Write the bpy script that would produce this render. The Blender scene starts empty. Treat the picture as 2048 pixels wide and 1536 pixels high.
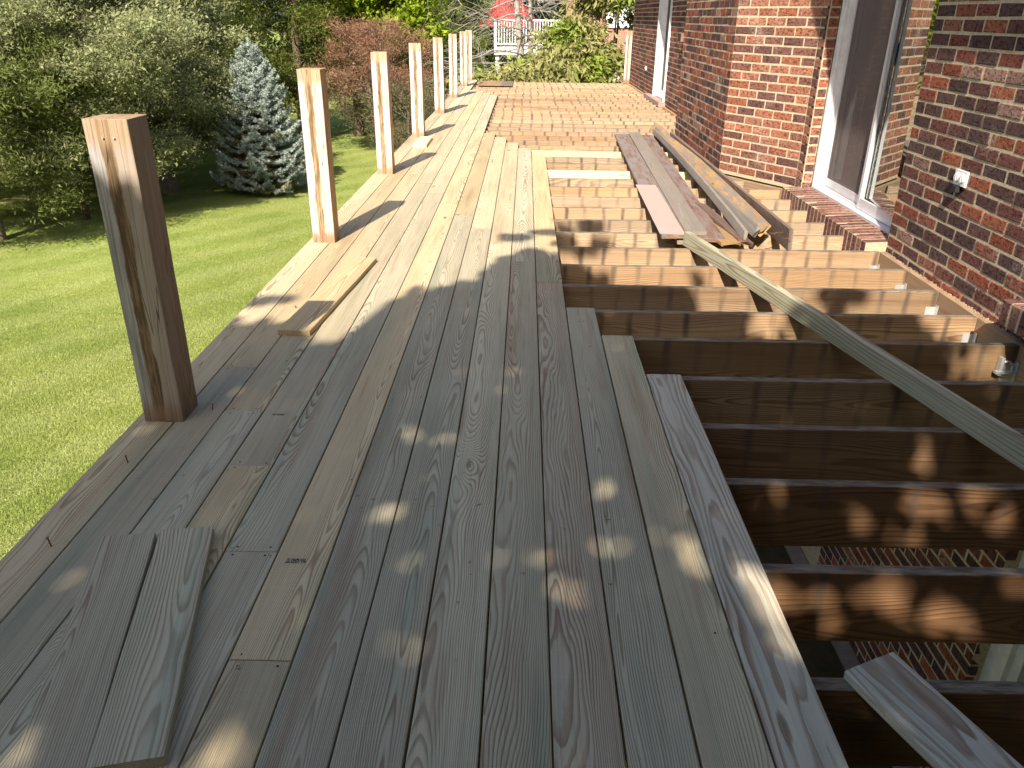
import bpy, bmesh, math, random
import numpy as np
from mathutils import Matrix, Vector

random.seed(7)
RNG = np.random.default_rng(11)
SC = bpy.context.scene
COL = SC.collection
rad = math.radians

# ------------------------------------------------------------------ camera
FPX = 1571.97
CAM_R = (0.99979984, 0.0169754, 0.01058892)
CAM_U = (-0.01679037, 0.42409143, 0.90546371)
CAM_F = (-0.01087994, 0.90546026, -0.42429157)
cam_d = bpy.data.cameras.new('camera')
cam = bpy.data.objects.new('camera', cam_d)
COL.objects.link(cam)
m = Matrix.Identity(4)
for i in range(3):
    m[i][0] = CAM_R[i]; m[i][1] = CAM_U[i]; m[i][2] = -CAM_F[i]
m[2][3] = 1.29753
cam.matrix_world = m
cam_d.sensor_width = 36.0
cam_d.sensor_fit = 'HORIZONTAL'
cam_d.lens = FPX / 2048 * 36
cam_d.clip_start = 0.05
cam_d.clip_end = 600
SC.camera = cam

# ------------------------------------------------------------------ light
S = Vector((-0.1757, -0.7319, 0.6585)).normalized()      # towards the sun
sun_d = bpy.data.lights.new('sun', 'SUN')
sun_d.energy = 5.0
sun_d.angle = rad(0.53)
sun_d.color = (1.0, 0.92, 0.80)
sun = bpy.data.objects.new('sun', sun_d)
COL.objects.link(sun)
sun.rotation_euler = S.to_track_quat('Z', 'Y').to_euler()
world = bpy.data.worlds.new('World')
SC.world = world
world.use_nodes = True
wn = world.node_tree
bg = wn.nodes['Background']
sky = wn.nodes.new('ShaderNodeTexSky')
sky.sky_type = 'NISHITA'
sky.sun_disc = False
sky.sun_elevation = math.asin(S.z)
sky.sun_rotation = math.atan2(S.x, S.y)
sky.air_density = 1.0
sky.dust_density = 2.4
sky.ozone_density = 1.0
wn.links.new(sky.outputs[0], bg.inputs['Color'])
bg.inputs['Strength'].default_value = 0.112
SC.view_settings.view_transform = 'Standard'
SC.view_settings.look = 'None'
SC.view_settings.exposure = 0.93
SC.view_settings.gamma = 1.0
SC.render.engine = 'CYCLES'
SC.cycles.use_denoising = True
SC.cycles.max_bounces = 6
SC.cycles.diffuse_bounces = 3
SC.cycles.glossy_bounces = 3
SC.cycles.transparent_max_bounces = 8
SC.cycles.sample_clamp_indirect = 6

# ------------------------------------------------------------------ node helper
class NT:
    def __init__(self, name):
        self.mat = bpy.data.materials.new(name)
        self.mat.use_nodes = True
        self.t = self.mat.node_tree
        self.bsdf = self.t.nodes['Principled BSDF']
        self.out = self.t.nodes['Material Output']
        self.bsdf.inputs['Roughness'].default_value = 0.75
        self.bsdf.inputs['Specular IOR Level'].default_value = 0.25
    def put(self, sock, v):
        if isinstance(v, bpy.types.NodeSocket):
            self.t.links.new(v, sock)
        elif v is not None:
            if sock.type == 'RGBA' and len(v) == 3:
                v = (*v, 1)
            sock.default_value = v
    def m(self, op, a, b=None, c=None, clamp=False):
        n = self.t.nodes.new('ShaderNodeMath'); n.operation = op; n.use_clamp = clamp
        for i, v in enumerate((a, b, c)):
            if v is not None: self.put(n.inputs[i], v)
        return n.outputs[0]
    def v(self, op, a, b=None):
        n = self.t.nodes.new('ShaderNodeVectorMath'); n.operation = op
        self.put(n.inputs[0], a)
        if b is not None:
            self.put(n.inputs[3] if op == 'SCALE' else n.inputs[1], b)
        return n.outputs['Value'] if op in ('LENGTH', 'DOT_PRODUCT') else n.outputs[0]
    def noise(self, vec, scale=1.0, detail=2.0, rough=0.5, color=False):
        n = self.t.nodes.new('ShaderNodeTexNoise')
        self.put(n.inputs['Vector'], vec)
        n.inputs['Scale'].default_value = scale; n.inputs['Detail'].default_value = detail
        n.inputs['Roughness'].default_value = rough
        return n.outputs['Color' if color else 'Fac']
    def voro(self, vec, scale=1.0, out='Distance', rand=1.0):
        n = self.t.nodes.new('ShaderNodeTexVoronoi')
        self.put(n.inputs['Vector'], vec); n.inputs['Scale'].default_value = scale
        n.inputs['Randomness'].default_value = rand
        return n.outputs[out]
    def ramp(self, fac, stops, interp='LINEAR'):
        n = self.t.nodes.new('ShaderNodeValToRGB'); n.color_ramp.interpolation = interp
        self.put(n.inputs[0], fac)
        e = n.color_ramp.elements
        while len(e) < len(stops): e.new(0.5)
        for el, (p, c) in zip(e, stops):
            el.position = p
            el.color = (c, c, c, 1) if isinstance(c, (int, float)) else (*c, 1)
        return n.outputs[0]
    def mix(self, fac, a, b, mode='MIX'):
        n = self.t.nodes.new('ShaderNodeMix'); n.data_type = 'RGBA'; n.blend_type = mode
        n.clamp_factor = True
        self.put(n.inputs[0], fac); self.put(n.inputs[6], a); self.put(n.inputs[7], b)
        return n.outputs[2]
    def sep(self, vec):
        n = self.t.nodes.new('ShaderNodeSeparateXYZ'); self.put(n.inputs[0], vec); return n.outputs
    def comb(self, x, y, z):
        n = self.t.nodes.new('ShaderNodeCombineXYZ')
        for i, v in enumerate((x, y, z)): self.put(n.inputs[i], v)
        return n.outputs[0]
    def coord(self, which='Object'):
        return self.t.nodes.new('ShaderNodeTexCoord').outputs[which]
    def pos(self):
        return self.t.nodes.new('ShaderNodeNewGeometry').outputs['Position']
    def ocol(self):
        n = self.t.nodes.new('ShaderNodeObjectInfo'); return n.outputs['Color'], n.outputs['Random']
    def attr(self, name):
        n = self.t.nodes.new('ShaderNodeAttribute'); n.attribute_name = name; return n.outputs['Color']
    def bump(self, h, dist, strength=1.0, normal=None):
        n = self.t.nodes.new('ShaderNodeBump'); self.put(n.inputs['Height'], h)
        n.inputs['Distance'].default_value = dist; n.inputs['Strength'].default_value = strength
        if normal is not None: self.put(n.inputs['Normal'], normal)
        return n.outputs[0]
    def smooth(self, x, a, b):
        n = self.t.nodes.new('ShaderNodeMapRange'); n.interpolation_type = 'SMOOTHSTEP'
        self.put(n.inputs[0], x); n.inputs[1].default_value = a; n.inputs[2].default_value = b
        return n.outputs[0]
    def base(self, c): self.put(self.bsdf.inputs['Base Color'], c)
    def normal(self, n): self.put(self.bsdf.inputs['Normal'], n)
    def rough(self, r): self.put(self.bsdf.inputs['Roughness'], r)

def simple_mat(name, color, rough=0.6, spec=0.3, metal=0.0, var=0.12, vscale=8.0):
    n = NT(name)
    f = n.noise(n.pos(), vscale, 4, 0.6)
    c2 = tuple(max(0, x * (1 - var * 2)) for x in color)
    n.base(n.mix(n.smooth(f, 0.3, 0.7), c2, color))
    n.rough(rough); n.bsdf.inputs['Specular IOR Level'].default_value = spec
    n.bsdf.inputs['Metallic'].default_value = metal
    return n.mat

# ------------------------------------------------------------------ wood
def wood_mat(name, early, late, contrast=0.85, tints=((0.62, 0.66, 0.60), (0.66, 0.58, 0.60)), kind='deck',
             freq=(70, 130), bump_d=0.0009, pv=1.0):
    n = NT(name)
    P = n.coord('Object')
    oc, rnd = n.ocol()
    so = n.sep(oc)                                # r,g,b in object colour are the board's seeds
    seed = n.v('SCALE', oc, 61.0)
    lowc = n.noise(n.v('ADD', n.v('MULTIPLY', P, (2.6, 0.62, 2.6)), seed), 1.0, 2.5, 0.5, True)
    low = n.sep(n.v('SUBTRACT', lowc, (0.5, 0.5, 0.5)))
    # knots
    kv = n.v('ADD', n.v('MULTIPLY', P, (3.6, 1.15, 3.6)), n.v('SCALE', seed, 1.7))
    kd = n.voro(kv, 1.0)
    knot = n.m('POWER', n.m('SUBTRACT', 1.0, n.smooth(kd, 0.0, 0.30)), 2.0)
    core = n.m('SUBTRACT', 1.0, n.smooth(kd, 0.035, 0.062))
    p = n.sep(P)
    xx = n.m('ADD', n.m('ADD', p[0], n.m('MULTIPLY', n.m('SUBTRACT', so[0], 0.5), 0.16)), n.m('MULTIPLY', low[0], 0.16))
    zz = n.m('ADD', n.m('SUBTRACT', p[2], n.m('ADD', 0.008, n.m('MULTIPLY', so[1], 0.10))), n.m('MULTIPLY', low[2], 0.14))
    r = n.m('SQRT', n.m('ADD', n.m('MULTIPLY', xx, xx), n.m('MULTIPLY', zz, zz)))
    fine = n.noise(n.v('ADD', n.v('MULTIPLY', P, (26, 4.0, 26)), seed), 1.0, 2, 0.5)
    r = n.m('ADD', r, n.m('MULTIPLY', n.m('SUBTRACT', fine, 0.5), 0.005))
    r = n.m('ADD', r, n.m('MULTIPLY', knot, 0.030))
    if kind == 'bold':
        # flat-sawn face: contour-like islands where the saw runs along one growth ring
        cn = n.noise(n.v('ADD', n.v('MULTIPLY', P, (8.5, 1.25, 8.5)), seed), 1.0, 2.5, 0.5)
        ed = n.noise(n.v('ADD', n.v('MULTIPLY', P, (90, 14, 90)), seed), 1.0, 3, 0.6)
        r = n.m('ADD', n.m('ADD', n.m('MULTIPLY', cn, 0.075), n.m('MULTIPLY', n.m('MULTIPLY', xx, xx), 4.5)), n.m('ADD', n.m('MULTIPLY', n.m('SUBTRACT', ed, 0.5), 0.0022), n.m('MULTIPLY', n.m('ABSOLUTE', p[2]), 0.3)))
    fr = n.m('ADD', freq[0], n.m('MULTIPLY', so[2], freq[1]))
    ph = n.m('MULTIPLY', r, fr)
    t = n.m('FRACT', ph)
    line = n.ramp(t, [(0.0, 0.5), (0.03, 0.0), (0.48, 0.05), (0.60, 0.55), (0.93, 1.0), (1.0, 0.5)]) if kind == 'bold' else n.ramp(t, [(0.0, 0.35), (0.10, 0.0), (0.52, 0.12), (0.82, 0.95), (0.95, 1.0), (1.0, 0.35)])
    amp = n.smooth(n.noise(n.v('ADD', n.v('MULTIPLY', P, (9, 1.2, 9)), n.v('SCALE', seed, 2.3)), 1.0, 2), 0.25, 0.75)
    line = n.m('MULTIPLY', line, n.m('ADD', contrast * 0.55, n.m('MULTIPLY', amp, contrast * 0.6)))
    c = n.mix(line, early, late)
    # stains that belong to the board: treatment tints and broad drifts along the grain
    tn = n.noise(n.v('ADD', n.v('MULTIPLY', P, (12, 0.7, 12)), n.v('SCALE', seed, 3.1)), 1.0, 3, 0.6)
    c = n.mix(n.m('MULTIPLY', n.smooth(tn, 0.48, 0.78), 0.75), c, n.mix(1.0, c, tints[0], 'MULTIPLY'))
    tn2 = n.noise(n.v('ADD', n.v('MULTIPLY', P, (16, 0.9, 16)), n.v('SCALE', seed, 4.7)), 1.0, 3, 0.6)
    c = n.mix(n.m('MULTIPLY', n.smooth(tn2, 0.52, 0.76), 0.8), c, n.mix(1.0, c, tints[1], 'MULTIPLY'))
    # board to board value
    val = n.m('ADD', 0.80, n.m('MULTIPLY', n.m('FRACT', n.m('MULTIPLY', so[0], 7.31)), 0.34))
    hv = n.m('SUBTRACT', n.m('FRACT', n.m('MULTIPLY', so[1], 9.77)), 0.5)
    c = n.mix(1.0, c, n.comb(n.m('MULTIPLY', val, n.m('ADD', 1.0, n.m('MULTIPLY', hv, 0.16))), val, n.m('MULTIPLY', val, n.m('SUBTRACT', 1.0, n.m('MULTIPLY', hv, 0.22)))), 'MULTIPLY')
    c = n.mix(n.m('MULTIPLY', core, 0.75), c, tuple(x * 0.45 for x in late))
    stk = n.noise(n.v('ADD', n.v('MULTIPLY', P, (190, 2.2, 190)), seed), 1.0, 3, 0.65)
    c = n.mix(n.m('MULTIPLY', n.smooth(stk, 0.48, 0.70), 0.42), c, n.mix(1.0, c, (0.55, 0.52, 0.50), 'MULTIPLY'))
    c = n.mix(n.m('MULTIPLY', n.m('SUBTRACT', 1.0, n.smooth(stk, 0.30, 0.48)), 0.35), c, n.mix(1.0, c, (1.22, 1.22, 1.22), 'MULTIPLY'))
    # fibres
    fib = n.noise(n.v('MULTIPLY', P, (420, 9, 420)), 1.0, 2, 0.6)
    c = n.mix(n.m('MULTIPLY', n.smooth(fib, 0.55, 0.8), 0.35), c, n.mix(1.0, c, (0.62, 0.6, 0.58), 'MULTIPLY'))
    mill = n.noise(n.v('ADD', n.v('MULTIPLY', P, (3, 210, 3)), seed), 1.0, 1, 0.5)
    c = n.mix(n.m('MULTIPLY', n.smooth(mill, 0.5, 0.8), 0.16), c, n.mix(1.0, c, (1.25, 1.25, 1.25), 'MULTIPLY'))
    h = n.m('ADD', n.m('MULTIPLY', line, 0.7), n.m('MULTIPLY', fib, 0.35))
    if kind == 'joist':
        # dark drips under the gaps of the former decking, weathered upper edge
        off = n.m('MULTIPLY', so[2], 0.03)
        wob = n.m('MULTIPLY', n.m('SUBTRACT', n.noise(n.v('ADD', n.v('MULTIPLY', P, (9, 14, 9)), seed), 1.0, 3), 0.5), 0.05)
        f = n.m('ABSOLUTE', n.m('SUBTRACT', n.m('FRACT', n.m('DIVIDE', n.m('ADD', n.m('ADD', p[1], off), n.m('MULTIPLY', wob, 0.6)), 0.1425)), 0.5))
        drip = n.m('SUBTRACT', 1.0, n.smooth(f, 0.02, 0.17))
        str_ = n.smooth(n.noise(n.v('ADD', n.v('MULTIPLY', P, (2.0, 6.0, 2.0)), n.v('SCALE', seed, 5.3)), 1.0, 3, 0.6), 0.33, 0.65)
        fade = n.smooth(p[0], -0.16, 0.09)
        d = n.m('MULTIPLY', n.m('MULTIPLY', drip, str_), n.m('ADD', 0.25, n.m('MULTIPLY', fade, 0.6)))
        c = n.mix(d, c, (0.085, 0.062, 0.05))
        top = n.smooth(n.m('ADD', p[0], n.m('MULTIPLY', wob, 0.12)), 0.1125, 0.1175)
        tc = n.mix(n.smooth(n.noise(n.v('MULTIPLY', P, (60, 8, 60)), 1.0, 4, 0.7), 0.35, 0.65), (0.080, 0.066, 0.052), (0.26, 0.215, 0.165))
        c = n.mix(n.m('MULTIPLY', top, 0.85), c, tc)
    if kind == 'old':
        # weathered and flaking deck stain on torn-off boards
        w1 = n.noise(n.v('ADD', n.v('MULTIPLY', P, (20, 3.5, 20)), seed), 1.0, 5, 0.7)
        top = n.smooth(p[2], 0.0, 0.008)
        c = n.mix(n.m('MULTIPLY', n.m('MULTIPLY', n.smooth(w1, 0.38, 0.6), top), so[1]), c, (0.22, 0.20, 0.19))
    if kind == 'post':
        # weathered, planed and stained bands left by the old railing brackets (local x across the face)
        wob = n.m('MULTIPLY', n.m('SUBTRACT', n.noise(n.v('ADD', n.v('MULTIPLY', P, (5, 5, 5)), seed), 1.0, 4, 0.6), 0.5), 0.035)
        xw = n.m('ADD', p[0], wob)
        grey = n.m('SUBTRACT', 1.0, n.smooth(xw, -0.030, -0.022))
        mid = n.m('MULTIPLY', n.smooth(xw, -0.030, -0.023), n.m('SUBTRACT', 1.0, n.smooth(xw, 0.009, 0.016)))
        ends = n.m('ADD', n.smooth(p[1], 0.40, 0.455), n.m('SUBTRACT', 1.0, n.smooth(p[1], -0.475, -0.415)), None, True)
        body = n.m('SUBTRACT', 1.0, n.m('MULTIPLY', ends, 0.75))
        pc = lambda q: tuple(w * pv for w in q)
        g = n.mix(n.smooth(n.noise(n.v('MULTIPLY', P, (150, 5, 150)), 1.0, 3), 0.35, 0.65), pc((0.48, 0.43, 0.40)), pc((0.78, 0.72, 0.67)))
        ms = n.noise(n.v('MULTIPLY', P, (110, 7, 110)), 1.0, 4, 0.65)
        mm = n.mix(n.smooth(ms, 0.40, 0.62), pc((0.20, 0.125, 0.065)), pc((0.45, 0.30, 0.17)))
        pk = n.mix(line, pc((0.70, 0.57, 0.46)), pc((0.60, 0.44, 0.32)))
        face = n.mix(grey, n.mix(mid, pk, mm), g)
        nn = n.t.nodes.new('ShaderNodeVectorTransform'); nn.vector_type = 'NORMAL'
        nn.convert_from = 'WORLD'; nn.convert_to = 'OBJECT'
        ge = n.t.nodes.new('ShaderNodeNewGeometry'); n.t.links.new(ge.outputs['Normal'], nn.inputs[0])
        ns = n.sep(nn.outputs[0])
        isfront = n.smooth(ns[2], 0.5, 0.8)
        c = n.mix(n.m('MULTIPLY', isfront, body), c, face)
        dirt = n.m('SUBTRACT', 1.0, n.smooth(n.m('ADD', p[1], n.m('MULTIPLY', wob, 2.5)), -0.49, -0.38))
        c = n.mix(n.m('MULTIPLY', dirt, 0.50), c, (0.16, 0.10, 0.065))
        # dark checks along the length
        ck = n.noise(n.v('ADD', n.v('MULTIPLY', P, (38, 0.9, 38)), n.v('SCALE', seed, 2.0)), 1.0, 1, 0.4)
        chk = n.m('SUBTRACT', 1.0, n.smooth(n.m('ABSOLUTE', n.m('SUBTRACT', ck, 0.53)), 0.0, 0.007))
        c = n.mix(n.m('MULTIPLY', chk, 0.8), c, (0.05, 0.03, 0.02))
        h = n.m('SUBTRACT', h, n.m('MULTIPLY', chk, 3.0))
    n.base(c)
    n.rough(0.72)
    n.normal(n.bump(h, bump_d, 1.0))
    return n.mat

M = {}
M['deck'] = wood_mat('treated_pine_new', (0.58, 0.485, 0.31), (0.29, 0.195, 0.105), 0.85,
                     ((0.66, 0.80, 0.80), (0.80, 0.64, 0.60)), 'deck', (140, 190))
M['deck_gold'] = wood_mat('golden_new_pine', (0.62, 0.51, 0.32), (0.34, 0.23, 0.12), 0.85, ((0.9, 0.9, 0.8), (0.9, 0.8, 0.7)), 'deck', (120, 60))
M['deck_bold'] = wood_mat('treated_pine_wide_grain', (0.53, 0.475, 0.36), (0.27, 0.175, 0.115), 0.95,
                      ((0.66, 0.80, 0.82), (0.80, 0.66, 0.60)), 'bold', (110, 60))
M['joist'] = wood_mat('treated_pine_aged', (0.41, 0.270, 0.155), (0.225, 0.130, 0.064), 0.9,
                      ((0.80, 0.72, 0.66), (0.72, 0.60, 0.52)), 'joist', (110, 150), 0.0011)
M['joist_shaded'] = wood_mat('treated_pine_aged_shaded', (0.20, 0.112, 0.056), (0.105, 0.052, 0.025), 0.9,  # darker copy of the aged pine: shade on near joists put into the colour
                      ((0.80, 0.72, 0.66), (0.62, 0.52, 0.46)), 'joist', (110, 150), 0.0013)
M['joist_half_shaded'] = wood_mat('treated_pine_aged_half_shaded', (0.31, 0.195, 0.10), (0.165, 0.09, 0.043), 0.9,  # in-between copy, part of the near shade put into the colour
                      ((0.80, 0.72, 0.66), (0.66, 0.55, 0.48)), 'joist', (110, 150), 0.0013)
M['joist_pale'] = wood_mat('treated_pine_pale', (0.50, 0.355, 0.222), (0.29, 0.175, 0.095), 0.85,  # paler copy of the aged pine for the far joists
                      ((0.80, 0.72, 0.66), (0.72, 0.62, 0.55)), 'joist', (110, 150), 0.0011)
M['joist_new'] = wood_mat('fresh_yellow_pine', (0.80, 0.72, 0.38), (0.70, 0.56, 0.25), 0.35,
                          ((0.95, 0.95, 0.9), (0.95, 0.9, 0.85)), 'deck', (60, 60))
M['ledger'] = wood_mat('ledger_pine', (0.43, 0.27, 0.15), (0.27, 0.15, 0.075), 0.6,
                       ((0.9, 0.8, 0.7), (0.7, 0.55, 0.5)), 'deck', (80, 90))
M['post'] = wood_mat('post_pine', (0.52, 0.34, 0.19), (0.33, 0.185, 0.085), 0.6,
                     ((0.85, 0.75, 0.66), (0.75, 0.62, 0.52)), 'post', (60, 80))
M['post_shaded'] = wood_mat('post_pine_shaded', (0.40, 0.265, 0.15), (0.24, 0.14, 0.07), 0.7,  # darker copy for the nearest post, its shade put into the colour
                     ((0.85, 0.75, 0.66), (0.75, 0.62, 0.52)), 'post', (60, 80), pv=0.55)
M['green2x4'] = wood_mat('greenish_treated_pine', (0.50, 0.46, 0.32), (0.23, 0.17, 0.10), 0.9,
                         ((0.80, 0.88, 0.80), (0.9, 0.8, 0.66)), 'deck', (50, 55))
def old_mat(name, e, l, k=0.7):
    return wood_mat(name, e, l, k, ((0.8, 0.75, 0.72), (0.68, 0.6, 0.58)), 'old', (80, 90), 0.0012)
M['old_brown'] = old_mat('weathered_brown_board', (0.235, 0.155, 0.11), (0.11, 0.065, 0.045))
M['old_red'] = old_mat('weathered_red_brown_board', (0.22, 0.12, 0.082), (0.10, 0.05, 0.036))
M['old_grey'] = old_mat('weathered_grey_board', (0.30, 0.25, 0.20), (0.16, 0.12, 0.09))
M['old_gold'] = old_mat('golden_old_board', (0.44, 0.27, 0.11), (0.29, 0.155, 0.055), 0.55)

def set_seed(o):
    o.color = (random.random(), random.random(), random.random(), 1)

# ------------------------------------------------------------------ object helpers
def tag(o, label=None, cat=None, group=None, kind=None):
    if label: o['label'] = label
    if cat: o['category'] = cat
    if group: o['group'] = group
    if kind: o['kind'] = kind
    return o
def link(o, parent=None):
    COL.objects.link(o)
    if parent is not None: o.parent = parent
    return o
def empty(name, loc=(0, 0, 0), rz=0.0):
    o = bpy.data.objects.new(name, None); COL.objects.link(o)
    o.location = loc; o.rotation_euler = (0, 0, rz); o.empty_display_size = 0.1
    return o
def mesh_obj(name, verts, faces, mat, parent=None, smooth=False):
    me = bpy.data.meshes.new(name)
    me.from_pydata([tuple(v) for v in verts], [], faces)
    if smooth:
        me.polygons.foreach_set('use_smooth', [True] * len(me.polygons))
    me.materials.append(mat)
    o = bpy.data.objects.new(name, me)
    return link(o, parent)
def rel(o, parent):
    """parent o while keeping the world placement it was given"""
    o.parent = parent
    if parent is not None:
        bpy.context.view_layer.update()
        o.matrix_parent_inverse = parent.matrix_world.inverted()
    return o
class MB:
    def __init__(self): self.v = []; self.f = []
    def box(self, lo, hi, mat4=None, ch=0.0):
        x0, y0, z0 = lo; x1, y1, z1 = hi
        b = len(self.v)
        pts = [(x0,y0,z0),(x1,y0,z0),(x1,y1,z0),(x0,y1,z0),(x0,y0,z1),(x1,y0,z1),(x1,y1,z1),(x0,y1,z1)]
        if mat4 is not None: pts = [tuple(mat4 @ Vector(q)) for q in pts]
        self.v += pts
        self.f += [tuple(b + i for i in f) for f in ((0,3,2,1),(4,5,6,7),(0,1,5,4),(1,2,6,5),(2,3,7,6),(3,0,4,7))]
        return self
    def tube(self, pts, radii, seg=8, cap=True):
        pts = [Vector(q) for q in pts]
        b0 = len(self.v)
        up = Vector((0.13, 0.21, 0.97))
        for i, q in enumerate(pts):
            d = (pts[min(i+1, len(pts)-1)] - pts[max(i-1, 0)]).normalized()
            a = d.cross(up)
            if a.length < 1e-3: a = d.cross(Vector((1, 0, 0)))
            a.normalize(); c = d.cross(a)
            for k in range(seg):
                t = 2 * math.pi * k / seg
                self.v.append(tuple(q + (a * math.cos(t) + c * math.sin(t)) * radii[i]))
        for i in range(len(pts) - 1):
            for k in range(seg):
                k2 = (k + 1) % seg
                self.f.append((b0+i*seg+k, b0+i*seg+k2, b0+(i+1)*seg+k2, b0+(i+1)*seg+k))
        if cap:
            self.f.append(tuple(b0 + k for k in range(seg))[::-1])
            self.f.append(tuple(b0 + (len(pts)-1)*seg + k for k in range(seg)))
        return self
    def build(self, name, mat, parent=None, smooth=False):
        return mesh_obj(name, self.v, self.f, mat, parent, smooth)

def board_mesh(name, length, width, thick, mat, ease=0.003, segs=8, wob=0.0008, slant0=0.0, slant1=0.0, clip=0.0, rough_end=0.0, bow=0.0):
    """local y along the length (0..L centred), x across the wide face, z = thickness; eased long edges"""
    w, t, e = width / 2, thick / 2, ease
    prof = [(-w+e, -t), (w-e, -t), (w-e*0.3, -t+e*0.3), (w, -t+e), (w, t-e), (w-e*0.3, t-e*0.3), (w-e, t), (0, t+0.0004), (-w+e, t), (-w+e*0.3, t-e*0.3), (-w, t-e), (-w, -t+e), (-w+e*0.3, -t+e*0.3)]
    n = len(prof); V = []; F = []
    for s in range(segs + 1):
        u = s / segs
        y = -length/2 + u * length
        dx = random.uniform(-wob, wob) + bow * (1 - (2 * u - 1) ** 2); dz = random.uniform(-wob, wob) * 0.5
        for (x, z) in prof:
            yy = y
            if s == 0: yy += slant0 * x + (random.uniform(-1, 1) * rough_end)
            if s == segs: yy += slant1 * x + (random.uniform(-1, 1) * rough_end)
            if clip and s in (0, segs):
                k = max(0.0, abs(x) - (w - clip))
                yy += k * (1 if s == 0 else -1)
            V.append((x + dx, yy, z + dz))
    for s in range(segs):
        for k in range(n):
            k2 = (k + 1) % n
            F.append((s*n+k, s*n+k2, (s+1)*n+k2, (s+1)*n+k))
    F.append(tuple(range(n))[::-1]); F.append(tuple(segs*n + k for k in range(n)))
    me = bpy.data.meshes.new(name); me.from_pydata(V, [], F); me.materials.append(mat)
    return me
def board(name, c, length, width, thick, mat, parent=None, rz=0.0, rot=None, **kw):
    me = board_mesh(name, length, width, thick, mat, **kw)
    o = bpy.data.objects.new(name, me)
    o.location = c
    o.rotation_euler = rot if rot is not None else (0, 0, rz)
    set_seed(o)
    link(o)
    if parent is not None: rel(o, parent)
    return o
def plank_between(name, a, b, width, thick, mat, roll=0.0, parent=None, **kw):
    """board whose centre line runs from a to b; roll 0 = lying flat"""
    a, b = Vector(a), Vector(b); d = (b - a)
    y = d.normalized(); z = Vector((0, 0, 1)); x = y.cross(z).normalized(); z = x.cross(y)
    R = Matrix((x, y, z)).transposed() @ Matrix.Rotation(roll, 3, 'Y')
    me = board_mesh(name, d.length, width, thick, mat, **kw)
    o = bpy.data.objects.new(name, me); o.matrix_world = Matrix.Translation((a + b) / 2) @ R.to_4x4()
    set_seed(o); link(o)
    if parent is not None: rel(o, parent)
    return o

# ================================================================== GROUND
GZ = -2.6
def grass_ground():
    n = NT('lawn_ground')
    P = n.pos()
    a = n.noise(P, 0.35, 4, 0.6); b = n.noise(P, 30, 4, 0.75)
    s = n.sep(P)
    # mowing passes: slightly different lay of the grass, rows run away to the right
    row = n.m('SINE', n.m('ADD', n.m('MULTIPLY', n.m('ADD', n.m('MULTIPLY', s[0], 0.81), n.m('MULTIPLY', s[1], -0.58)), 6.2), n.m('MULTIPLY', n.noise(P, 0.8, 3), 5.0)))
    c = n.mix(n.smooth(a, 0.3, 0.7), (0.30, 0.37, 0.09), (0.40, 0.45, 0.14))
    c = n.mix(n.m('MULTIPLY', n.smooth(row, -0.6, 0.8), 0.4), c, (0.48, 0.52, 0.20))
    c = n.mix(n.smooth(b, 0.35, 0.7), n.mix(1.0, c, (0.62, 0.66, 0.5), 'MULTIPLY'), c)
    # bare earth and moss below the deck
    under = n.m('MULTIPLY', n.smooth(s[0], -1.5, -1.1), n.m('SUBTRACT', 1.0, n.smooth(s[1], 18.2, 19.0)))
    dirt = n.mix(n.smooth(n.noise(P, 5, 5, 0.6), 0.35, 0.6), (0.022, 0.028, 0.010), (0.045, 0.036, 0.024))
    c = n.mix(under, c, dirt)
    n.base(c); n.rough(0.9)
    n.normal(n.bump(b, 0.03, 0.6))
    return n.mat
def ground():
    xs = np.concatenate([np.linspace(-140, -30, 12), np.linspace(-28, 30, 59), np.linspace(35, 140, 12)])
    ys = np.concatenate([np.linspace(-60, -4, 8), np.linspace(-2, 60, 63), np.linspace(66, 200, 14)])
    V = []; F = []
    for y in ys:
        for x in xs:
            z = GZ + 0.05 * math.sin(x * 0.31 + 1) * math.cos(y * 0.23)
            if -13 < x < 12 and -3 < y < 21: z = GZ + (z - GZ) * 0.4
            V.append((x, y, z))
    nx = len(xs)
    for j in range(len(ys) - 1):
        for i in range(nx - 1):
            F.append((j*nx+i, j*nx+i+1, (j+1)*nx+i+1, (j+1)*nx+i))
    tag(mesh_obj('ground', V, F, grass_ground(), smooth=True), kind='structure')
ground()

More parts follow.
